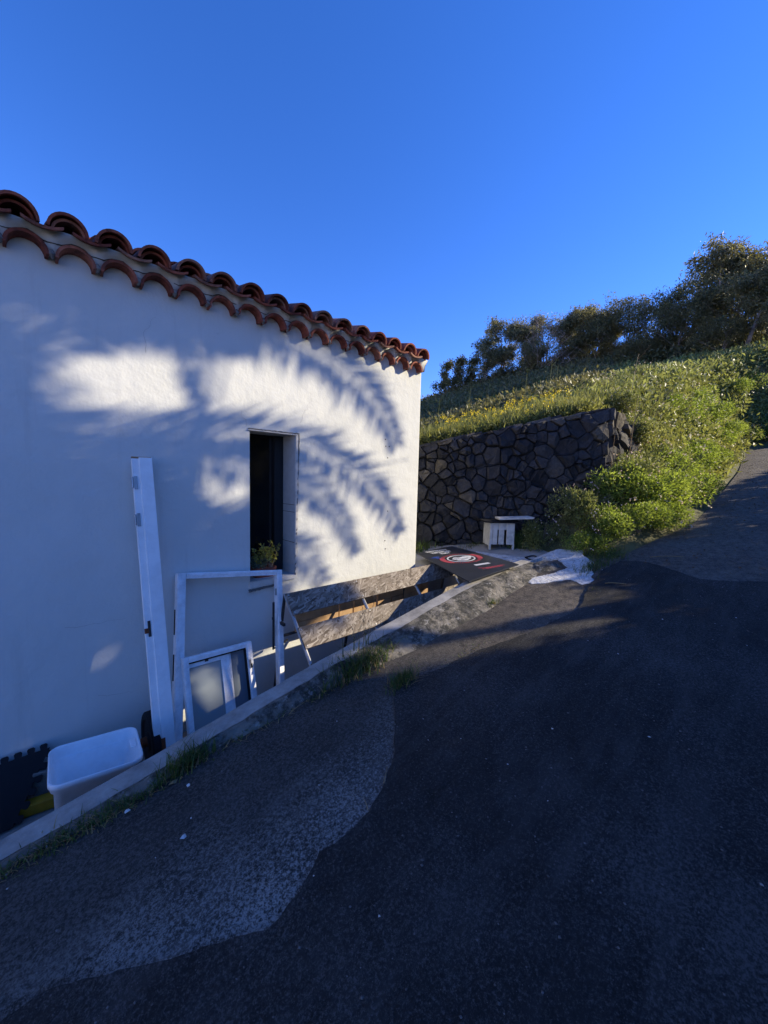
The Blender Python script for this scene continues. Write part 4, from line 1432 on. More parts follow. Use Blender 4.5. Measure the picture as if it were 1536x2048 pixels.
# small slatted kennel of white boards by the stone wall
kz_ = 0.60
KB = Matrix((WD, -WN, Vector((0, 0, 1)))).transposed().to_4x4(); KB.translation = Vector((4.596, 2.80, kz_))
kn = local_empty('slatted_box', KB, 'small white slatted timber box with a dark flat lid by the stone wall', 'box')
for x, w_ in ((0.018, 0.036), (0.072, 0.062), (0.158, 0.072), (0.282, 0.105)):
    lb(kn, 'board', 'paint_wood', ((x, 0.0, 0.215), (w_, 0.016, 0.29)), bevel=0.002)
lb(kn, 'top_rail', 'paint_wood', ((0.17, 0.014, 0.315), (0.32, 0.012, 0.09)))
for x in (0.006, 0.325):
    lb(kn, 'leg', 'paint_wood', ((x, 0.004, 0.04), (0.026, 0.03, 0.09)), bevel=0.002)
lb(kn, 'side_panel', 'paint_wood', ((0.008, 0.16, 0.2), (0.014, 0.30, 0.31)))
lb(kn, 'side_panel', 'paint_wood', ((0.335, 0.16, 0.2), (0.014, 0.30, 0.31)))
lb(kn, 'back_panel', 'darksteel', ((0.17, 0.31, 0.2), (0.34, 0.012, 0.31)))
lb(kn, 'lid', 'rubber', ((0.16, 0.14, 0.382), (0.50, 0.42, 0.020)), bevel=0.004)
bd2 = MB(); bd2.box((4.86, 2.60, 1.035), (0.46, 0.22, 0.026), Matrix.Rotation(R(-44), 3, 'Z') @ Matrix.Rotation(R(-3), 3, 'Y'))
tag(bd2.build('white_plank', 'paint_wood', bevel=0.003), 'white plank lying on the dark lid of the slatted box', 'plank')

# dark rubber hose ring on the white patch
m = MB()
pts = [(4.50+0.11*math.cos(t), 2.14+0.075*math.sin(t), 0.605+0.006*math.sin(3*t)) for t in np.linspace(0, 2*math.pi*0.93, 26)]
m.tube(pts, 0.009, 6)
tag(m.build('hose_ring', 'rubber', smooth=True), 'dark loop of hose lying on the white screed patch', 'hose')

# ------------------------------------------------------------------ roadside grass and debris
def gsurf(x, y):
    if y <= road_left(x)+0.02:
        return surf(x, y)
    if x < 4.35 and y < 2.1: return kerb_z(x)
    return max(ground(x, y), patio_z(x) if x < 5.6 else -9)
def tuft(x, y, n, h, spread, label, dry=0.25, seed=0, ell=(1, 1), lean=0.9, width=0.005, stalks=0, along=0.0):
    g = np.random.default_rng(seed)
    z = gsurf(x, y)
    e = empty('grass_tuft', (x, y, z), label, 'grass')
    def pts(k):
        q = g.normal(size=(k, 2))*spread*np.array(ell)
        return np.array([[a, b, gsurf(x+a, y+b)-z-0.004] for a, b in q])
    nd = int(n*dry)
    v, f = blades(pts(n-nd), h, width, lean, g)
    tag(link('green_blades', np_mesh('green_blades', v, f, 'grass'), e), kind='stuff')
    if nd:
        v, f = blades(pts(nd), h*0.8, width*0.8, lean*1.5, g)
        tag(link('dry_blades', np_mesh('dry_blades', v, f, 'drygrass'), e), kind='stuff')
    for k in range(stalks):
        a = g.uniform(-1, 1, 2)*spread*0.5
        L = g.uniform(0.30, 0.52); dxy = g.uniform(-0.16, 0.1, 2)
        m = MB()
        base = np.array([a[0], a[1], gsurf(x+a[0], y+a[1])-z])
        tip = base+np.array([dxy[0], dxy[1]*0.4, L])
        mid = (base+tip)/2+np.array([0.02, 0, 0.04])
        m.tube([base, mid, tip], [0.0016, 0.0013, 0.0008], 4)
        for q in range(9):                      # hanging spikelets
            t = 0.62+0.38*q/8
            p = base+(tip-base)*t+np.array([0.01*(1-t), 0, 0.035*(1-t)])
            d = np.array([g.uniform(-.02, .02), g.uniform(-.02, .02), g.uniform(-.035, -.01)])
            m.tube([p, p+d*0.5, p+d], [0.0006, 0.0022, 0.0006], 4)
        m.build('seed_stalk', 'drygrass', e, origin=False)
    return e
tuft(0.02, 1.92, 420, 0.05, 0.05, 'low dark grass matted at the kerb foot nearest the yellow timber', 0.45, 1, (4.2, 0.55), 1.2)
tuft(0.24, 1.915, 420, 0.05, 0.05, 'low grass matted along the kerb foot below the white bin', 0.4, 2, (2.4, 0.5), 1.2)
tuft(0.52, 1.93, 300, 0.115, 0.035, 'spiky grass tuft at the kerb below the barbell plate', 0.2, 3, (1.6, 0.7), 0.8)
tuft(0.92, 1.925, 260, 0.04, 0.05, 'short sparse grass along the kerb below the sliding window', 0.55, 4, (3.4, 0.45), 1.3)
tuft(1.60, 1.905, 760, 0.15, 0.055, 'tall grass tuft with seed stalks at the kerb beneath the chipboard rack', 0.35, 5, (2.4, 0.8), 0.9, 0.007, stalks=6)
tuft(1.34, 1.91, 160, 0.06, 0.04, 'thin grass between the empty window frame and the seed stalks at the kerb', 0.4, 15, (2.2, 0.6), 1.0)
tuft(1.68, 1.585, 300, 0.11, 0.034, 'lone grass tuft growing out of the seam in the asphalt', 0.35, 6, (1.5, 0.8), 0.8)
tuft(2.98, 1.76, 110, 0.065, 0.026, 'small sunlit grass tuft at the rough kerb foot near the sign board', 0.35, 7, (1.6, 0.7), 0.7)
tuft(2.17, 1.475, 170, 0.022, 0.05, 'faint mossy grass along the asphalt seam', 0.5, 8, (3.4, 0.5), 1.2)
tuft(4.36, 1.40, 330, 0.10, 0.06, 'loose green grass clump at the edge of the white screed patch', 0.3, 9, (2.2, 0.9), 1.0)
tuft(4.85, 1.42, 420, 0.13, 0.08, 'green grass clump between the white screed and the leafy bushes', 0.2, 10, (1.8, 1.0), 1.0)
tuft(4.70, 2.02, 160, 0.05, 0.07, 'sparse grass on the far side of the white screed patch', 0.4, 11, (2.2, 0.6), 1.0)
tuft(3.75, 1.18, 80, 0.045, 0.04, 'tiny grass sprigs in the new asphalt edge by the white screed', 0.4, 12, (1.4, 0.8), 1.0)
tuft(4.98, 2.60, 360, 0.26, 0.06, 'tall dark grass growing against the slatted box', 0.1, 13, (1.0, 1.0), 0.5, 0.008)
tuft(3.95, 3.55, 240, 0.16, 0.08, 'dark weeds at the stone wall foot behind the house corner', 0.1, 14, (2.0, 1.0), 0.6, 0.010)
tuft(4.65, 3.12, 200, 0.07, 0.10, 'short weeds along the foot of the stone wall', 0.3, 16, (2.2, 0.5), 0.8)

# loose chippings and litter on the asphalt
g = np.random.default_rng(21)
def pebbles(n, xr, yr, smin, smax, name, mat, label, seed):
    g = np.random.default_rng(seed)
    cube = np.array([[1, 0, 0], [-1, 0, 0], [0, 1, 0], [0, -1, 0], [0, 0, 1], [0, 0, -1]], float)
    fc = np.array([[0, 2, 4], [2, 1, 4], [1, 3, 4], [3, 0, 4], [2, 0, 5], [1, 2, 5], [3, 1, 5], [0, 3, 5]])
    V, F = [], []
    k = 0
    while k < n:
        x, y = g.uniform(*xr), g.uniform(*yr)
        if y > road_left(x)-0.02: continue
        s = smin*(smax/smin)**(g.uniform()**2.2)
        v = cube*g.uniform(0.6, 1.3, (6, 3))*s
        a = g.uniform(0, 6.28)
        v = v @ np.array([[math.cos(a), -math.sin(a), 0], [math.sin(a), math.cos(a), 0], [0, 0, 0.6]])
        V.append(v+np.array([x, y, surf(x, y)+0.017+s*0.1])); F.append(fc+6*k); k += 1
    o = link(name, np_mesh(name, np.concatenate(V), np.concatenate(F), mat))
    tag(o, label, kind='stuff')
pebbles(5200, (-0.4, 5.2), (-0.3, 1.95), 0.0013, 0.006, 'loose_chippings', 'pebble', 'loose grey chippings scattered over the asphalt', 31)
pebbles(2600, (4.75, 15), (-0.9, 1.2), 0.003, 0.016, 'road_litter', 'soil', 'dry brown litter and grit strewn over the upper road', 33)
pebbles(46, (-0.1, 4.8), (-0.1, 1.9), 0.003, 0.007, 'white_chips', 'white_screed', 'tiny white chips scattered over the asphalt', 32)
def twig(x, y, L, a, label, mat='drygrass', rad=0.0022):
    z = surf(x, y)+0.02
    m = MB()
    pts = []
    for k in range(7):
        t = k/6
        px, py = x+math.cos(a)*L*t+0.03*L*math.sin(5*t), y+math.sin(a)*L*t+0.05*L*math.sin(4*t+1)
        pts.append((px, py, surf(px, py)+0.021+0.004*math.sin(3*t)))
    m.tube(pts, [rad*(1-0.6*k/6) for k in range(7)], 5)
    tag(m.build('twig', mat), label, 'twig')
twig(0.97, 1.085, 0.07, 1.2, 'thin dry twig at the bend of the asphalt seam')
twig(1.10, 1.13, 0.10, 0.7, 'long dry stem lying along the asphalt seam')
twig(3.93, 1.15, 0.16, -1.0, 'pale broken stick beside the white screed patch', 'drygrass', 0.006)
twig(4.95, 1.02, 0.30, -0.9, 'thin pale branch on the road edge in front of the bushes', 'drygrass', 0.005)
twig(0.70, 1.88, 0.09, 0.8, 'dry stem in the kerb grass near the barbell')
twig(1.05, 1.86, 0.14, 0.25, 'bent dry stem by the kerb below the sliding window')
def scrap(x, y, s, a, label, mat, cat, name, n=6):
    m = MB()
    z = surf(x, y)+0.005
    rr = random.Random(int(x*1000))
    ring = [(x+s*rr.uniform(.6, 1.1)*math.cos(a+6.283*k/n), y+0.7*s*rr.uniform(.6, 1.1)*math.sin(a+6.283*k/n)) for k in range(n)]
    vs = [(p[0], p[1], z+rr.uniform(0.002, 0.010)) for p in ring]
    vs += [(x, y, z+0.014)] + [(p[0], p[1], v[2]-0.0015) for p, v in zip(ring, vs)] 
    fs = [(k, (k+1) % n, n) for k in range(n)] + [(n+1+(k+1) % n, n+1+k, k, (k+1) % n) for k in range(n)] + [tuple(range(n+1, 2*n+1))[::-1]]
    m.add(vs, fs)
    tag(m.build(name, mat), label, cat)
scrap(0.455, 1.875, 0.020, 0.3, 'curled brown leaf lying by the spiky kerb grass', 'drygrass', 'leaf', 'dry_leaf')
scrap(0.41, 1.55, 0.014, 0.8, 'torn scrap of pale foil on the old asphalt', 'sign_white', 'litter', 'foil_scrap', 5)
scrap(0.50, 1.80, 0.010, 0.8, 'white pebble beside the curled brown leaf', 'white_screed', 'pebble', 'white_pebble', 6)
scrap(0.27, 1.86, 0.014, 1.8, 'crumpled white paper in the kerb grass below the bin', 'sign_white', 'litter', 'paper_scrap', 6)
scrap(1.30, 1.88, 0.013, 0.4, 'small yellowed leaf by the thin kerb grass', 'succ2', 'leaf', 'dry_leaf', 6)

# ------------------------------------------------------------------ bushes on the bank
def bush_mesh(seed, r, h, n, leafL, leafW, lumps=9, name='foliage', mat='bush'):
    g = np.random.default_rng(seed)
    P, A = [], []
    for k in range(lumps):
        th, rr = g.uniform(0, 6.283), r*math.sqrt(g.uniform(0, 1))*0.8
        c = np.array([rr*math.cos(th), rr*math.sin(th), h*g.uniform(0.25, 0.75)*(1-0.35*rr/r)])
        q = g.normal(size=(n//lumps, 3))
        q = unit(q)*(g.uniform(0.25, 1, (len(q), 1))**0.5)*np.array([r*0.48, r*0.48, h*0.36])*g.uniform(0.7, 1.15)
        p = c+q
        P.append(p); A.append(unit(q)+g.normal(size=q.shape)*0.7+np.array([0, 0, 0.35]))
    P, A = np.concatenate(P), np.concatenate(A)
    keep = P[:, 2] > 0.01
    v, f = leaves(P[keep], A[keep], leafL, leafW, g)
    return np_mesh(name, v, f, mat)
def stems_mesh(seed, r, h, n):
    g = random.Random(seed)
    m = MB()
    for k in range(n):
        th = g.uniform(0, 6.283); rr = r*g.uniform(0.3, 0.95)
        e = (rr*math.cos(th), rr*math.sin(th), h*g.uniform(0.5, 0.95))
        m.tube([(e[0]*0.1, e[1]*0.1, -0.1), (e[0]*0.5+g.uniform(-.03, .03), e[1]*0.5, e[2]*0.55), e], [0.008, 0.005, 0.002], 4)
    return m.mesh('stems', 'bark')
def flowers_mesh(seed, r, h, n, mat, size):
    g = np.random.default_rng(seed)
    q = unit(g.normal(size=(n, 3))); q[:, 2] = np.abs(q[:, 2])
    c = q*np.array([r*0.95, r*0.95, h*0.95])+np.array([0, 0, 0.03])
    P = np.repeat(c, 5, 0)
    A = g.normal(size=P.shape)*0.8+np.repeat(q, 5, 0)*0.6
    v, f = leaves(P, A, size, size*0.9, g)
    return np_mesh('flowers', v, f, mat)
BV = []
for k in range(4):
    BV.append((bush_mesh(100+k, 0.40, 0.48, 4200, 0.042, 0.016, 11, 'foliage', 'bush' if k < 2 else 'bush2'), stems_mesh(200+k, 0.40, 0.48, 16), flowers_mesh(300+k, 0.40, 0.48, 34, 'pinkfl', 0.018)))
def put_bush(x, y, sc, kind, label, group=None, rz=None, zs=1.0, dz=-0.03):
    z = ground(x, y)
    e = empty('weed_bush', (x, y, z+dz), label, 'bush', group, rz if rz is not None else random.uniform(0, 6.28))
    e.scale = (sc, sc, sc*zs)
    f_, s_, b_ = BV[kind]
    link('foliage', f_, e); link('stems', s_, e)
    tag(link('flowers', b_, e), kind='stuff')
    return e
put_bush(4.98, 1.66, 0.62, 0, 'bright green leafy bush nearest the white screed patch', zs=1.05)
put_bush(5.35, 1.62, 0.80, 1, 'bright green leafy bush behind the grass clump by the screed', zs=1.05)
put_bush(5.75, 1.38, 0.78, 0, 'bright leafy bush spilling over the old road edge', zs=1.05)
put_bush(5.55, 1.98, 0.95, 2, 'grey green bush at the foot of the stone wall corner', zs=1.25)
put_bush(5.15, 2.32, 0.70, 2, 'pale shrubby bush in front of the stone wall beside the slatted box', zs=1.35)
bank = ((6.15, 1.62, 1.15, 1), (6.25, 1.25, 0.95, 0), (6.7, 1.45, 1.2, 0), (7.2, 1.25, 1.1, 1), (7.75, 1.50, 1.25, 1), (7.0, 1.85, 1.05, 2), (6.5, 1.80, 1.05, 3), (7.5, 2.05, 1.1, 3), (8.2, 1.75, 1.2, 2), (8.5, 1.25, 1.0, 1), (8.1, 2.45, 0.9, 2), (8.9, 2.1, 1.15, 3), (9.4, 1.5, 1.2, 1),
        (9.9, 2.3, 1.3, 3), (10.3, 1.6, 1.2, 0), (11.0, 2.1, 1.3, 1), (11.4, 1.45, 1.1, 0), (12.3, 1.9, 1.3, 1), (12.6, 1.35, 1.0, 3), (13.4, 2.2, 1.4, 0), (13.8, 1.6, 1.2, 1), (14.8, 2.0, 1.4, 1), (15.6, 1.7, 1.3, 0), (9.1, 3.1, 1.0, 3), (10.6, 3.2, 1.1, 2), (12.2, 3.1, 1.2, 3),
        (16.4, 1.75, 1.2, 0), (17.3, 1.6, 1.2, 1), (17.9, 1.25, 1.15, 0), (18.7, 0.95, 1.25, 1), (19.5, 0.6, 1.2, 0), (20.3, 0.4, 1.3, 1), (18.4, 1.9, 1.3, 0), (19.6, 1.5, 1.3, 1))
for x, y, sc_, k in bank:
    if x < 7.3:
        lab, grp = 'green weed bush with pale flowers on the bank by the stone wall end', 'weed bushes below the stone wall end'
    elif x < 12:
        lab, grp = 'green weed bush with pale flowers higher up the bank past the stone wall', 'weed bushes on the upper bank'
    elif x < 16:
        lab, grp = 'weed bush lining the far stretch of road before the bend', 'weed bushes before the road bend'
    else:
        lab, grp = 'dense green bush closing off the road at its bend', 'bushes at the road bend'
    put_bush(x, y, sc_, k, lab, grp, zs=1.0)

# tall dry stalks in the weeds
def stalk(x, y, h, lean_, label, seed, branches=5, mat='drygrass', rad=0.006):
    g = random.Random(seed)
    z = ground(x, y)
    m = MB()
    pts = [(x+lean_*h*t*t, y-0.3*lean_*h*t, z+h*t) for t in (0, .25, .5, .75, 1)]
    m.tube(pts, [rad, rad*0.85, rad*0.7, rad*0.5, rad*0.3], 5)
    for k in range(branches):
        t = g.uniform(0.35, 0.95)
        p = Vector((x+lean_*h*t*t, y-0.3*lean_*h*t, z+h*t))
        th = g.uniform(0, 6.28); L = g.uniform(0.08, 0.22)*h
        q = p+Vector((math.cos(th)*L*0.7, math.sin(th)*L*0.7, L*0.8))
        m.tube([p, (p+q)/2+Vector((0, 0, -0.02)), q], [rad*0.4, rad*0.35, rad*0.2], 4)
    tag(m.build('dry_stalk', mat), label, 'stalk')
stalk(6.55, 1.75, 1.35, 0.10, 'tallest dry stalk rising out of the bank weeds', 1, 7)
stalk(5.55, 1.85, 0.62, 0.25, 'bent pale stalk in front of the stone wall corner', 2, 3)
stalk(5.35, 1.92, 0.55, -0.2, 'pale stalk crossing another by the stone wall', 3, 2)
stalk(6.15, 1.85, 0.85, 0.05, 'thin dry stalk beside the tallest one', 4, 5)
stalk(8.0, 2.2, 1.3, 0.15, 'leaning dry stalk far up the weedy bank', 5, 8)
for i, (a_, b_, h_) in enumerate(((0.35, 0.9, 0.75), (0.9, 1.1, 0.85), (1.75, 0.8, 0.95), (2.15, 0.8, 0.95), (2.35, 1.0, 0.85))):
    q = o3 + WD*a_ - WN*b_
    stalk(q.x, q.y, h_, 0.05, ['grey seed stalk behind the stone wall nearest the house', 'second grey seed stalk behind the stone wall', 'branching stalk behind the middle of the stone wall', 'bare upright stalk behind the high end of the stone wall', 'leafy grey stalk behind the stone wall corner'][i], 20+i, 9, 'meadow', 0.007)

# ------------------------------------------------------------------ cover on the hillside
def scatter(n, rmin, rmax, ph0, ph1, seed, test=None, power=1.6):
    g = np.random.default_rng(seed)
    out = []
    while len(out) < n:
        r = rmin+(rmax-rmin)*g.uniform()**power
        ph = R(g.uniform(ph0, ph1))
        x, y = r*math.cos(ph), r*math.sin(ph)
        if y < road_left(x)+0.25 and x < 22: continue
        p = Vector((x, y, 0))-WP0
        a_, b_ = p.x*WD.x+p.y*WD.y, -(p.x*WN.x+p.y*WN.y)
        if a_ < WCORN and b_ < 0.42: continue
        if a_ >= WCORN and y < 2.45 and x < 7.9: continue
        if x < 3.9: continue
        if test and not test(x, y, r): continue
        out.append((x, y, ground(x, y), r))
    return np.array(out)
def cover(name, n, rmin, rmax, ph0, ph1, per, h, L, W, mat, label, seed, test=None, upw=0.9, power=1.6, grow=0.045):
    g = np.random.default_rng(seed+1)
    c = scatter(n, rmin, rmax, ph0, ph1, seed, test, power)
    k = 0.75+grow*(c[:, 3]-6)
    P = np.repeat(c[:, :3], per, 0); K = np.repeat(k, per)
    q = g.normal(size=P.shape)*np.array([0.6, 0.6, 0.0])
    q[:, 2] = g.uniform(-0.1, 1, len(q))
    P = P+q*(h*K)[:, None]
    A = g.normal(size=P.shape)*0.8+np.array([0, 0, upw])
    v, f = leaves(P, A, L*K, W*K, g)
    o = link(name, np_mesh(name, v, f, mat))
    tag(o, label, kind='stuff')
cover('meadow_weeds', 9000, 5.6, 24, 0, 44, 13, 0.17, 0.10, 0.030, 'meadow', 'weedy green meadow covering the hillside', 51, lambda x, y, r: y < 0.33*x or r < 8.4, 0.9, 1.5)
cover('grey_scrub', 4600, 8.5, 31, -2, 46, 22, 0.26, 0.13, 0.05, 'bush2', 'low grey green scrub on the upper slope', 53, lambda x, y, r: mnoise.noise(Vector((x*0.3, y*0.3, 0))) > (-0.2 if y < 0.36*x else 0.18), 0.6, 1.0)
cover('scrub_and_shade', 6500, 9.0, 31, -2, 46, 24, 0.40, 0.14, 0.055, 'euc_dark', 'dark scrub under the hillside trees, its dark leaves also standing in for tree shade', 55, lambda x, y, r: (y > 0.34*x or r > 24) and mnoise.noise(Vector((x*0.2, y*0.2, 9))) > -0.45, 0.5, 0.8)  # real scrub, spread further downslope so its dark leaf colour imitates tree shade
cover('tall_meadow_grass', 1700, 5.6, 12, 10, 43, 9, 0.20, 0.26, 0.014, 'meadow', 'tall grass behind the stone wall', 57, None, 2.2, 1.2)
# yellow flowers behind the wall
g = np.random.default_rng(61)
c = scatter(120, 5.8, 8.6, 22, 40, 62, lambda x, y, r: mnoise.noise(Vector((x*0.7, y*0.7, 4))) > -0.15, 1.2)
P = np.repeat(c[:, :3]+np.stack([np.zeros(len(c)), np.zeros(len(c)), g.uniform(0.16, 0.42, len(c))], 1), 14, 0)
P += g.normal(size=P.shape)*np.array([0.022, 0.022, 0.022])
v, f = leaves(P, g.normal(size=P.shape)+np.array([0, 0, 0.4]), 0.022, 0.020, g)
tag(link('yellow_flowers', np_mesh('yellow_flowers', v, f, 'yellowfl')), 'yellow wildflowers in the meadow behind the stone wall', kind='stuff')

# ------------------------------------------------------------------ trees
def tree_meshes(seed, H, spread, lean_, n_clumps, per, leafL, leafW, mat='euc', bark='bark', base_clear=0.35, clump=0.42, droop=-0.5, twiggy=False):
    """trunk+limbs mesh and leaf mesh, base at the origin"""
    g = random.Random(seed); G = np.random.default_rng(seed)
    m = MB()
    tips = []
    nst = g.choice((1, 2, 2, 3)) if not twiggy else 5
    for s in range(nst):
        th = g.uniform(0, 6.28)
        top = Vector((lean_*H+math.cos(th)*spread*0.35*(s > 0), math.sin(th)*spread*0.35*(s > 0), H*g.uniform(0.75, 0.92)))
        trunk = []
        for k in range(7):
            t = k/6
            trunk.append(Vector((top.x*t**1.3+0.05*H*math.sin(3*t+s)*t, top.y*t+0.04*H*math.sin(2.5*t+s*2)*t, top.z*t-0.25*(k == 0))))
        r_ = 0.022*H/(nst**0.4)
        m.tube(trunk, [r_*(1-0.85*k/6) for k in range(7)], 7)
        nl = g.randint(6, 9) if not twiggy else 12
        for l in range(nl):
            t = g.uniform(base_clear*0.8, 0.95)
            i = min(5, int(t*6)); p = trunk[i].lerp(trunk[i+1], t*6-i)
            a = g.uniform(0, 6.28); L = spread*g.uniform(0.45, 1.0)*(1.15-0.6*t)
            q = p+Vector((math.cos(a)*L+lean_*0.5*L, math.sin(a)*L, L*g.uniform(0.35, 0.95)))
            mid = (p+q)/2+Vector((g.uniform(-.1, .1)*L, g.uniform(-.1, .1)*L, -0.08*L))
            m.tube([p, mid, q], [r_*0.42*(1-0.5*t), r_*0.28*(1-0.5*t), r_*0.08], 5)
            tips.append(q); tips.append(mid)
            for w_ in range(2 if not twiggy else 7):
                a2 = g.uniform(0, 6.28); L2 = L*g.uniform(0.25, 0.55)
                p2 = mid.lerp(q, g.uniform(0, 1))
                q2 = p2+Vector((math.cos(a2)*L2, math.sin(a2)*L2, L2*g.uniform(0.2, 1.1)))
                m.tube([p2, q2], [r_*0.16, r_*0.05], 4)
                tips.append(q2)
        tips.append(trunk[-1])
    cs = []
    for k in range(n_clumps):
        c = g.choice(tips)
        cs.append((c.x+g.gauss(0, .20)*spread*0.5, c.y+g.gauss(0, .20)*spread*0.5, c.z+g.gauss(0, .16)*spread*0.5))
    cs = np.array(cs)
    cr = clump*G.uniform(0.5, 1.25, (n_clumps, 1))
    P = np.repeat(cs, per, 0)
    q = G.normal(size=P.shape); q = unit(q)*(G.uniform(0, 1, (len(q), 1))**0.6)*np.repeat(cr, per, 0)*np.array([1, 1, 0.75])
    P = P+q
    A = G.normal(size=P.shape)*0.7+unit(q)*0.5+np.array([lean_*0.8, 0, droop])
    v, f = leaves(P, A, leafL, leafW, G)
    return m.mesh('trunk', bark), np_mesh('crown', v, f, mat)
TV = {
    'euc_a': tree_meshes(1, 5.2, 1.7, 0.14, 170, 56, 0.19, 0.05, 'euc', 'palebark', 0.22),
    'euc_b': tree_meshes(2, 5.0, 1.5, 0.22, 150, 56, 0.19, 0.05, base_clear=0.22),
    'euc_c': tree_meshes(3, 4.6, 1.9, 0.05, 160, 56, 0.19, 0.05, 'euc', 'palebark', 0.2),
    'dark_a': tree_meshes(4, 5.2, 2.3, 0.16, 165, 46, 0.18, 0.05, 'euc_dark', 'bark', 0.15, 0.5, -0.2),
    'dark_b': tree_meshes(5, 4.6, 2.6, 0.10, 175, 46, 0.18, 0.05, 'euc_dark', 'bark', 0.12, 0.55, -0.2),
    'spindly': tree_meshes(6, 3.0, 0.55, 0.03, 60, 44, 0.16, 0.05, 'euc_dark', 'bark', 0.2, 0.28, -0.3),
    'twiggy': tree_meshes(7, 4.4, 1.7, 0.04, 60, 26, 0.16, 0.04, 'euc', 'palebark', 0.1, 0.4, -0.2, True),
}
def put_tree(kind, x, y, sc, label, group=None, rz=0.0, zs=1.0, dz=-0.15, name='hill_tree'):
    e = empty(name, (x, y, ground(x, y)+dz), label, 'tree', group, rz)
    e.scale = (sc, sc, sc*zs)
    a_, b_ = TV[kind]
    link('trunk', a_, e); link('crown', b_, e)
    return e
def polar(px, r):
    """ground position r metres out along the sight line through image column px (of 1536)"""
    d = fw*770 + rt*(px-768)
    a_ = math.atan2(d.y, d.x)
    return r*math.cos(a_), r*math.sin(a_)
GT = 'eucalyptus trees along the hill crest'
LT_ = 'grey green wind-bent eucalyptus on the hill crest'
rz0 = -0.75
for kind, az_, r, sc, label, grp, zs in (
    ('spindly', 878, 29, 1.15, 'slim dark sapling standing lowest on the hill crest', None, 1.15),
    ('spindly', 903, 28.5, 1.25, 'bushier dark sapling next to the slim one on the crest', None, 1.05),
    ('spindly', 928, 28, 1.3, 'dark round-topped sapling below the first eucalyptus', None, 0.9),
    ('euc_c', 956, 28, 0.94, LT_, GT, 1.0), ('euc_a', 985, 29, 0.99, LT_, GT, 1.0), ('euc_b', 1022, 28.5, 0.97, LT_, GT, 1.0),
    ('twiggy', 1072, 27, 1.05, 'bare pinkish twiggy tree among the eucalyptus', None, 1.0),
    ('euc_b', 1115, 29, 1.01, LT_, GT, 0.95), ('euc_c', 1045, 27, 0.71, LT_, GT, 1.0), ('euc_a', 1142, 28, 0.88, LT_, GT, 0.95), ('euc_b', 1090, 28.5, 0.88, LT_, GT, 1.0), ('euc_c', 1180, 28, 0.76, LT_, GT, 0.95),
    ('dark_b', 1165, 27, 0.75, 'low dark tree between the eucalyptus and the tall wood', None, 0.9),
    ('dark_b', 1222, 27, 0.84, 'dark dome-shaped tree at the lower end of the wood', None, 1.0),
    ('dark_a', 1278, 27, 0.86, 'dark tree with a flat crown in the middle of the wood', None, 0.95),
    ('dark_b', 1325, 25, 0.70, 'squat dark tree filling the front of the wood', None, 0.95),
    ('dark_a', 1345, 28, 1.08, 'tall dark leaning tree with sky showing through its limbs', None, 1.05),
    ('euc_a', 1395, 26, 1.10, 'tall pale-limbed eucalyptus leaning over the dark wood', None, 1.05),
    ('dark_a', 1430, 27, 1.06, 'tall dark tree behind the leaning eucalyptus', None, 1.08),
    ('euc_b', 1455, 23, 0.92, 'lit grey green eucalyptus at the front of the high wood', None, 1.0),
    ('dark_a', 1495, 25, 0.98, 'highest dark tree of the wood beside the road bend', None, 1.12),
    ('euc_a', 1522, 22, 0.72, 'leafy eucalyptus above the road bend with bare twigs on top', None, 1.1),
    ('dark_b', 1565, 23, 0.82, 'broad dark tree at the top of the road bend', None, 1.1),
    ('dark_b', 1410, 23, 0.55, 'low dark thicket tree below the tall eucalyptus', None, 0.8),
    ('dark_b', 1250, 24.5, 0.50, 'low dark thicket tree at the wood edge', None, 0.8)):
    x, y = polar(az_, r)
    put_tree(kind, x, y, sc, label, grp, rz0+random.uniform(-.3, .3), zs)
for px_, r_, sc_ in ((940, 27.5, 0.30), (968, 28.5, 0.34), (1000, 27.8, 0.36), (1035, 28.6, 0.36), (1062, 27.5, 0.32), (1098, 28.2, 0.38), (1128, 27.6, 0.36), (1152, 28.4, 0.40), (1195, 27, 0.42), (1300, 26, 0.45), (1370, 25.5, 0.45), (915, 28.5, 0.26)):
    x, y = polar(px_, r_)
    put_tree('dark_b', x, y, sc_, 'low dark thicket filling in under the trees on the crest', 'low thickets along the hill crest', random.uniform(0, 6.28), 0.85, -0.25)
# a pale fallen trunk on the crest
x0, y0 = polar(1030, 26); x1, y1 = polar(1055, 27)
m = MB(); m.tube([(x0, y0, ground(x0, y0)+0.25), ((x0+x1)/2, (y0+y1)/2, ground(x0, y0)+0.6), (x1, y1, ground(x1, y1)+0.65)], [0.11, 0.10, 0.06], 8)
tag(m.build('fallen_trunk', 'palebark', smooth=True), 'pale fallen trunk lying under the eucalyptus on the slope', 'trunk')

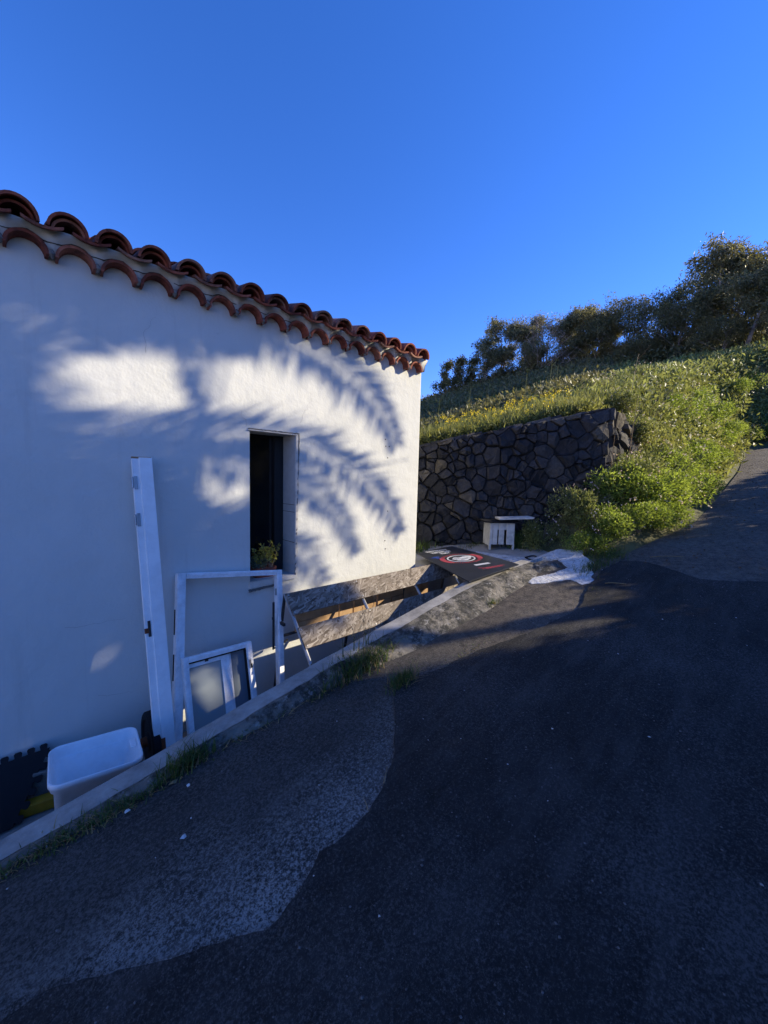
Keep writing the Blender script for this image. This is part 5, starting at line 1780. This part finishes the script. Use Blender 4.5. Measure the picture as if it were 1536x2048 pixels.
# ------------------------------------------------------------------ trees across the road that shade the house and road
def inpoly(x, y, poly):
    c = False
    n = len(poly)
    for i in range(n):
        x0, y0 = poly[i]; x1, y1 = poly[(i+1) % n]
        if (y0 > y) != (y1 > y) and x < (x1-x0)*(y-y0)/(y1-y0)+x0: c = not c
    return c
def to_wall(P):
    k = (3.0-P[1])/(-SUN.y)
    return (P[0]-SUN.x*k, P[2]-SUN.z*k)
def off_wall(s, z, k):
    return Vector((s, 3, z))+SUN*k
GAPS = [
    [(0.06, 1.98), (0.16, 2.08), (0.32, 2.18), (0.55, 2.33), (0.64, 2.32), (0.73, 2.27), (0.91, 2.04), (0.85, 1.97), (0.58, 1.97), (0.32, 1.94), (0.15, 1.94)],
    [(0.93, 2.27), (1.14, 2.38), (1.41, 2.46), (1.77, 2.44), (2.09, 2.27), (2.45, 2.04), (2.9, 2.1), (2.9, 1.5), (2.33, 1.76), (1.99, 1.9), (1.59, 2.01), (1.21, 2.04), (0.96, 2.08)],
    [(0.7, 1.58), (0.81, 1.61), (1.05, 1.53), (1.33, 1.46), (1.33, 1.32), (1.09, 1.32), (0.84, 1.41)],
    [(0.93, 1.82), (1.06, 1.84), (1.33, 1.75), (1.32, 1.63), (1.09, 1.68)],
    [(1.65, 4.5), (1.75, 2.85), (2.2, 2.72), (2.75, 2.6), (3.0, 2.2), (3.1, 1.6), (2.6, 1.1), (1.95, 1.55), (1.74, 1.5), (1.80, 0.75), (1.76, 0.5), (1.78, 0.14), (1.3, -0.08), (0.65, -0.20), (0.3, -0.42), (-0.05, -0.72), (-0.25, -0.98), (0.0, -1.2), (0.6, -1.12), (1.2, -0.86), (1.8, -0.55), (2.4, -0.30), (2.8, -0.45), (3.2, -0.62), (4.6, -0.58), (4.9, -0.08), (14, 0.0), (14, 4.5)],
]
SPOTS = [(-0.01, 2.28, .07), (0.13, 2.40, .06), (0.91, 2.58, .06), (0.19, 1.66, .08), (0.37, 1.24, .07), (0.27, 0.34, .10), (0.41, -0.12, .10), (-0.08, -0.13, .10), (0.98, -0.01, .08), (1.47, 0.85, .09)]
def lit(s, z, pad=0.0):
    for px, pz, r in SPOTS:
        if (s-px)**2+(z-pz)**2 < (r+pad*0.85)**2: return True
    for g_ in GAPS:
        if inpoly(s, z, g_): return True
        if pad:
            for k in range(8):
                if inpoly(s+pad*math.cos(k*0.785), z+pad*math.sin(k*0.785), g_): return True
    return False

def shade_tree(name, label, srange, zrange, krange, n, per, base, seed, clump=0.26, mid_clear=False, mat='euc_dark'):
    g = random.Random(seed); G = np.random.default_rng(seed)
    cs = []
    tries = 0
    while len(cs) < n and tries < n*60:
        tries += 1
        s, z, k = g.uniform(*srange), g.uniform(*zrange), g.uniform(*krange)
        P = off_wall(s, z, k)
        if P.z < ground(P.x, P.y)+0.2: continue
        r = clump*g.uniform(0.45, 1.1)
        if mid_clear and 0.0 < s < 1.6 and 1.50 < z < 2.42: continue
        if lit(s, z, r*0.62+0.05):
            r *= 0.5
            if lit(s, z, r*0.7+0.07): continue
        cs.append((P, r))
    bx_, by_ = base
    e = empty(name, (bx_, by_, ground(bx_, by_)-0.2), label, 'tree')
    o_ = np.array(e.location)
    # trunk and limbs reaching the clumps
    m = MB()
    cen = sum((c[0] for c in cs), Vector())/len(cs)
    b0 = Vector((bx_, by_, ground(bx_, by_)-0.2))
    fork = b0.lerp(cen, 0.55)
    m.tube([b0, b0.lerp(fork, 0.5)+Vector((0.1, 0, 0.1)), fork], [0.17, 0.14, 0.11], 8)
    for P, r in g.sample(cs, min(len(cs), 46)):
        mid = fork.lerp(P, 0.5)+Vector((0, 0, -0.12))
        if any(lit(*to_wall(fork.lerp(P, t_)+Vector((0, 0, -0.24*t_*(1-t_)*2)))) for t_ in (0.25, 0.4, 0.5, 0.6, 0.7, 0.8, 0.9)): continue
        m.tube([fork, mid, P], [0.05, 0.028, 0.008], 5)
    m.build('trunk', 'bark', e, origin=tuple(e.location))
    C = np.array([tuple(c[0]) for c in cs]); rr = np.array([c[1] for c in cs])
    Pp = np.repeat(C, per, 0)
    q = unit(G.normal(size=Pp.shape))*(G.uniform(0, 1, (len(Pp), 1))**0.6)*np.repeat(rr, per)[:, None]
    v, f = leaves(Pp+q, G.normal(size=Pp.shape)+np.array([0, 0, -0.3]), 0.11, 0.06, G)
    link('crown', np_mesh('crown', v-o_, f, mat), e)
shade_tree('roadside_tree', 'dense evergreen tree across the road shading the lower road', (-8, -3.0), (-4.2, -0.4), (11, 15.5), 560, 46, (7.0, -4.2), 71, 0.42)
shade_tree('roadside_tree', 'dense evergreen tree across the road shading the house wall', (-3.4, 0.1), (-3.8, 0.6), (11, 15.0), 760, 46, (8.8, -4.6), 72, 0.36)
shade_tree('roadside_tree', 'loose evergreen tree beside the palm across the road', (-0.45, 1.5), (-0.55, 3.1), (12, 15), 430, 46, (10.9, -4.2), 73, 0.24, True)
shade_tree('roadside_tree', 'low shrubby tree on the road verge below the palm', (-0.5, 4.9), (-2.6, -0.1), (10.2, 12), 460, 42, (9.6, -2.7), 74, 0.26)

shade_tree('roadside_tree', 'open shrubby tree up the road verge dappling the far asphalt', (4.6, 13), (-1.9, 0.0), (9.2, 11.5), 430, 42, (16.2, -2.9), 75, 0.28)

# palm across the road: its fronds throw the shadows on the house wall
KC = 8.0
crown_c = off_wall(-0.40, 2.95, KC)
pb = (crown_c.x-0.50, crown_c.y-0.22)
palm = empty('palm_tree', (pb[0], pb[1], ground(*pb)-0.2), 'tall feather palm across the road throwing frond shadows on the house', 'tree')
m = MB()
zb = ground(*pb)-0.2
pts, rds = [], []
for k in range(40):
    t = k/39
    pts.append((pb[0]+(crown_c.x-pb[0])*t, pb[1]+(crown_c.y-pb[1])*t, zb+(crown_c.z-0.1-zb)*t))
    rds.append((0.17 if k % 2 else 0.155)*(1.12-0.12*t))
m.tube(pts, rds, 12)
m.build('trunk', 'bark', palm)
def frond(path, seed, leafL=0.34, step=0.016, dens=2):
    """path: list of 3D points from crown to tip"""
    G = np.random.default_rng(seed)
    P = np.array([tuple(p) for p in path], float)
    seg = np.linalg.norm(np.diff(P, axis=0), axis=1); cum = np.concatenate([[0], np.cumsum(seg)])
    L = cum[-1]
    ts = np.arange(0, L, 0.08)
    def at(t): return np.stack([np.interp(t, cum, P[:, i]) for i in range(3)], -1)
    def smooth(t):  # cheap smoothing of the polyline
        return (at(np.clip(t-0.12, 0, L))+2*at(t)+at(np.clip(t+0.12, 0, L)))/4
    rp = smooth(ts)
    m = MB()
    m.tube([tuple(p) for p in rp], [0.020*(1-0.85*i/len(rp)) for i in range(len(rp))], 5)
    o = m.build('frond', 'palm', palm)
    t = np.arange(0.18*L, L, step)
    c = smooth(t); d = unit(smooth(np.clip(t+0.05, 0, L+0.05))-smooth(t-0.05))
    sunv = np.array(SUN)
    side = unit(np.cross(d, sunv))
    prof = np.sin(np.pi*np.clip((t/L-0.1)/0.95, 0.03, 1))**0.6
    V, F, k0 = [], [], 0
    for sg in (-1, 1):
        n = len(t)
        ax = d*G.uniform(0.75, 1.05, (n, 1))+side*sg*G.uniform(0.55, 0.95, (n, 1))+sunv*G.normal(0, .25, (n, 1))+np.array([0, 0, -0.25])
        v, f = leaves(c, ax, leafL*prof, 0.024, G, 0.03)
        V.append(v); F.append(f+k0); k0 += len(v)
    link('leaflets', np_mesh('leaflets', np.concatenate(V)-np.array(palm.location), np.concatenate(F), 'palm'), o)
def wall_path(pts, k0=KC, k1=KC):
    n = len(pts)
    return [crown_c] + [off_wall(s, z, k0+(k1-k0)*i/(n-1)) for i, (s, z) in enumerate(pts)]
frond(wall_path([(0.2, 2.90), (0.7, 2.82), (1.2, 2.74), (1.65, 2.68), (2.08, 2.60), (2.51, 2.42), (2.82, 2.15), (2.98, 1.86)], KC, KC+0.3), 1, 0.33, 0.013)
frond(wall_path([(0.1, 2.98), (0.6, 2.97), (1.1, 2.92), (1.45, 2.84), (1.75, 2.68)], KC, KC-0.3), 2, 0.34)
frond(wall_path([(-0.1, 2.75), (0.15, 2.66), (0.45, 2.58), (0.75, 2.52), (1.0, 2.52), (1.4, 2.60)], KC, KC-0.2), 21, 0.26, 0.013)
frond(wall_path([(-0.46, 2.4), (-0.36, 2.10), (-0.12, 2.10), (0.12, 2.22), (0.34, 2.37), (0.60, 2.50), (0.9, 2.6)], KC, KC-0.2), 22, 0.22, 0.012)
frond(wall_path([(-0.38, 2.6), (-0.2, 2.3), (-0.10, 2.05), (-0.06, 1.80)], KC, KC-0.2), 23, 0.20, 0.012)
frond(wall_path([(-0.42, 2.6), (-0.32, 2.2), (-0.28, 1.8), (-0.3, 1.5)], KC, KC+0.1), 24, 0.22, 0.012)
frond(wall_path([(-0.38, 2.5), (-0.30, 2.0), (0.10, 1.80), (0.5, 1.80), (0.95, 1.82), (1.41, 1.88), (1.88, 1.80), (2.4, 1.60), (2.81, 1.31), (3.06, 0.90)], KC, KC-0.4), 3, 0.30, 0.013)
frond(wall_path([(-0.45, 2.4), (-0.40, 1.85), (0.0, 1.62), (0.45, 1.66), (0.8, 1.70), (1.1, 1.62), (1.41, 1.56), (1.89, 1.42), (2.23, 1.14), (2.45, 0.75)], KC, KC+0.5), 4, 0.24, 0.013)
frond(wall_path([(-0.45, 2.3), (-0.42, 1.7), (0.0, 1.48), (0.4, 1.46), (0.7, 1.36), (1.0, 1.22)], KC, KC+0.5), 41, 0.28, 0.013)
frond(wall_path([(0.0, 2.80), (0.45, 2.72), (0.74, 2.54), (0.87, 2.30), (0.93, 2.08), (1.0, 1.85)], KC, KC+0.2), 5, 0.12, 0.016)
frond(wall_path([(-0.5, 2.0), (-0.3, 1.4), (0.3, 1.15), (0.9, 1.12), (1.4, 1.0), (1.8, 0.85), (2.05, 0.5)], KC, KC+0.6), 6, 0.30)
frond(wall_path([(-0.5, 1.8), (-0.3, 1.2), (0.3, 0.95), (0.9, 0.75), (1.3, 0.6), (1.6, 0.35)], KC, KC+0.6), 7, 0.32)
frond(wall_path([(-0.4, 2.4), (-0.3, 1.9), (0.3, 1.72), (1.2, 1.72), (1.9, 1.62), (2.5, 1.62), (3.2, 1.75)], KC, KC+0.2), 12, 0.02, 0.03)
placed = 0
gr = random.Random(8)
for tr in range(400):
    a_ = gr.uniform(0, 6.283); el_ = gr.uniform(-0.15, 1.25); L = gr.uniform(1.6, 2.4)
    d = Vector((math.cos(a_)*math.cos(el_), math.sin(a_)*math.cos(el_), math.sin(el_)))
    path = [crown_c+d*(L*t)+Vector((0, 0, -0.55*L*(t**2.2))) for t in np.linspace(0, 1, 9)]
    bad = 0
    for q in path[2:]:
        for w_ in (-0.2, 0, 0.2):
            s, z = to_wall(q)
            if lit(s, z+w_): bad += 1
    if bad > 0: continue
    if any(math.atan2(q.y, q.x) > R(-3) for q in path): continue
    frond(path, 100+tr, 0.36, 0.024)
    placed += 1
    if placed > 22: break
print('fronds', placed)
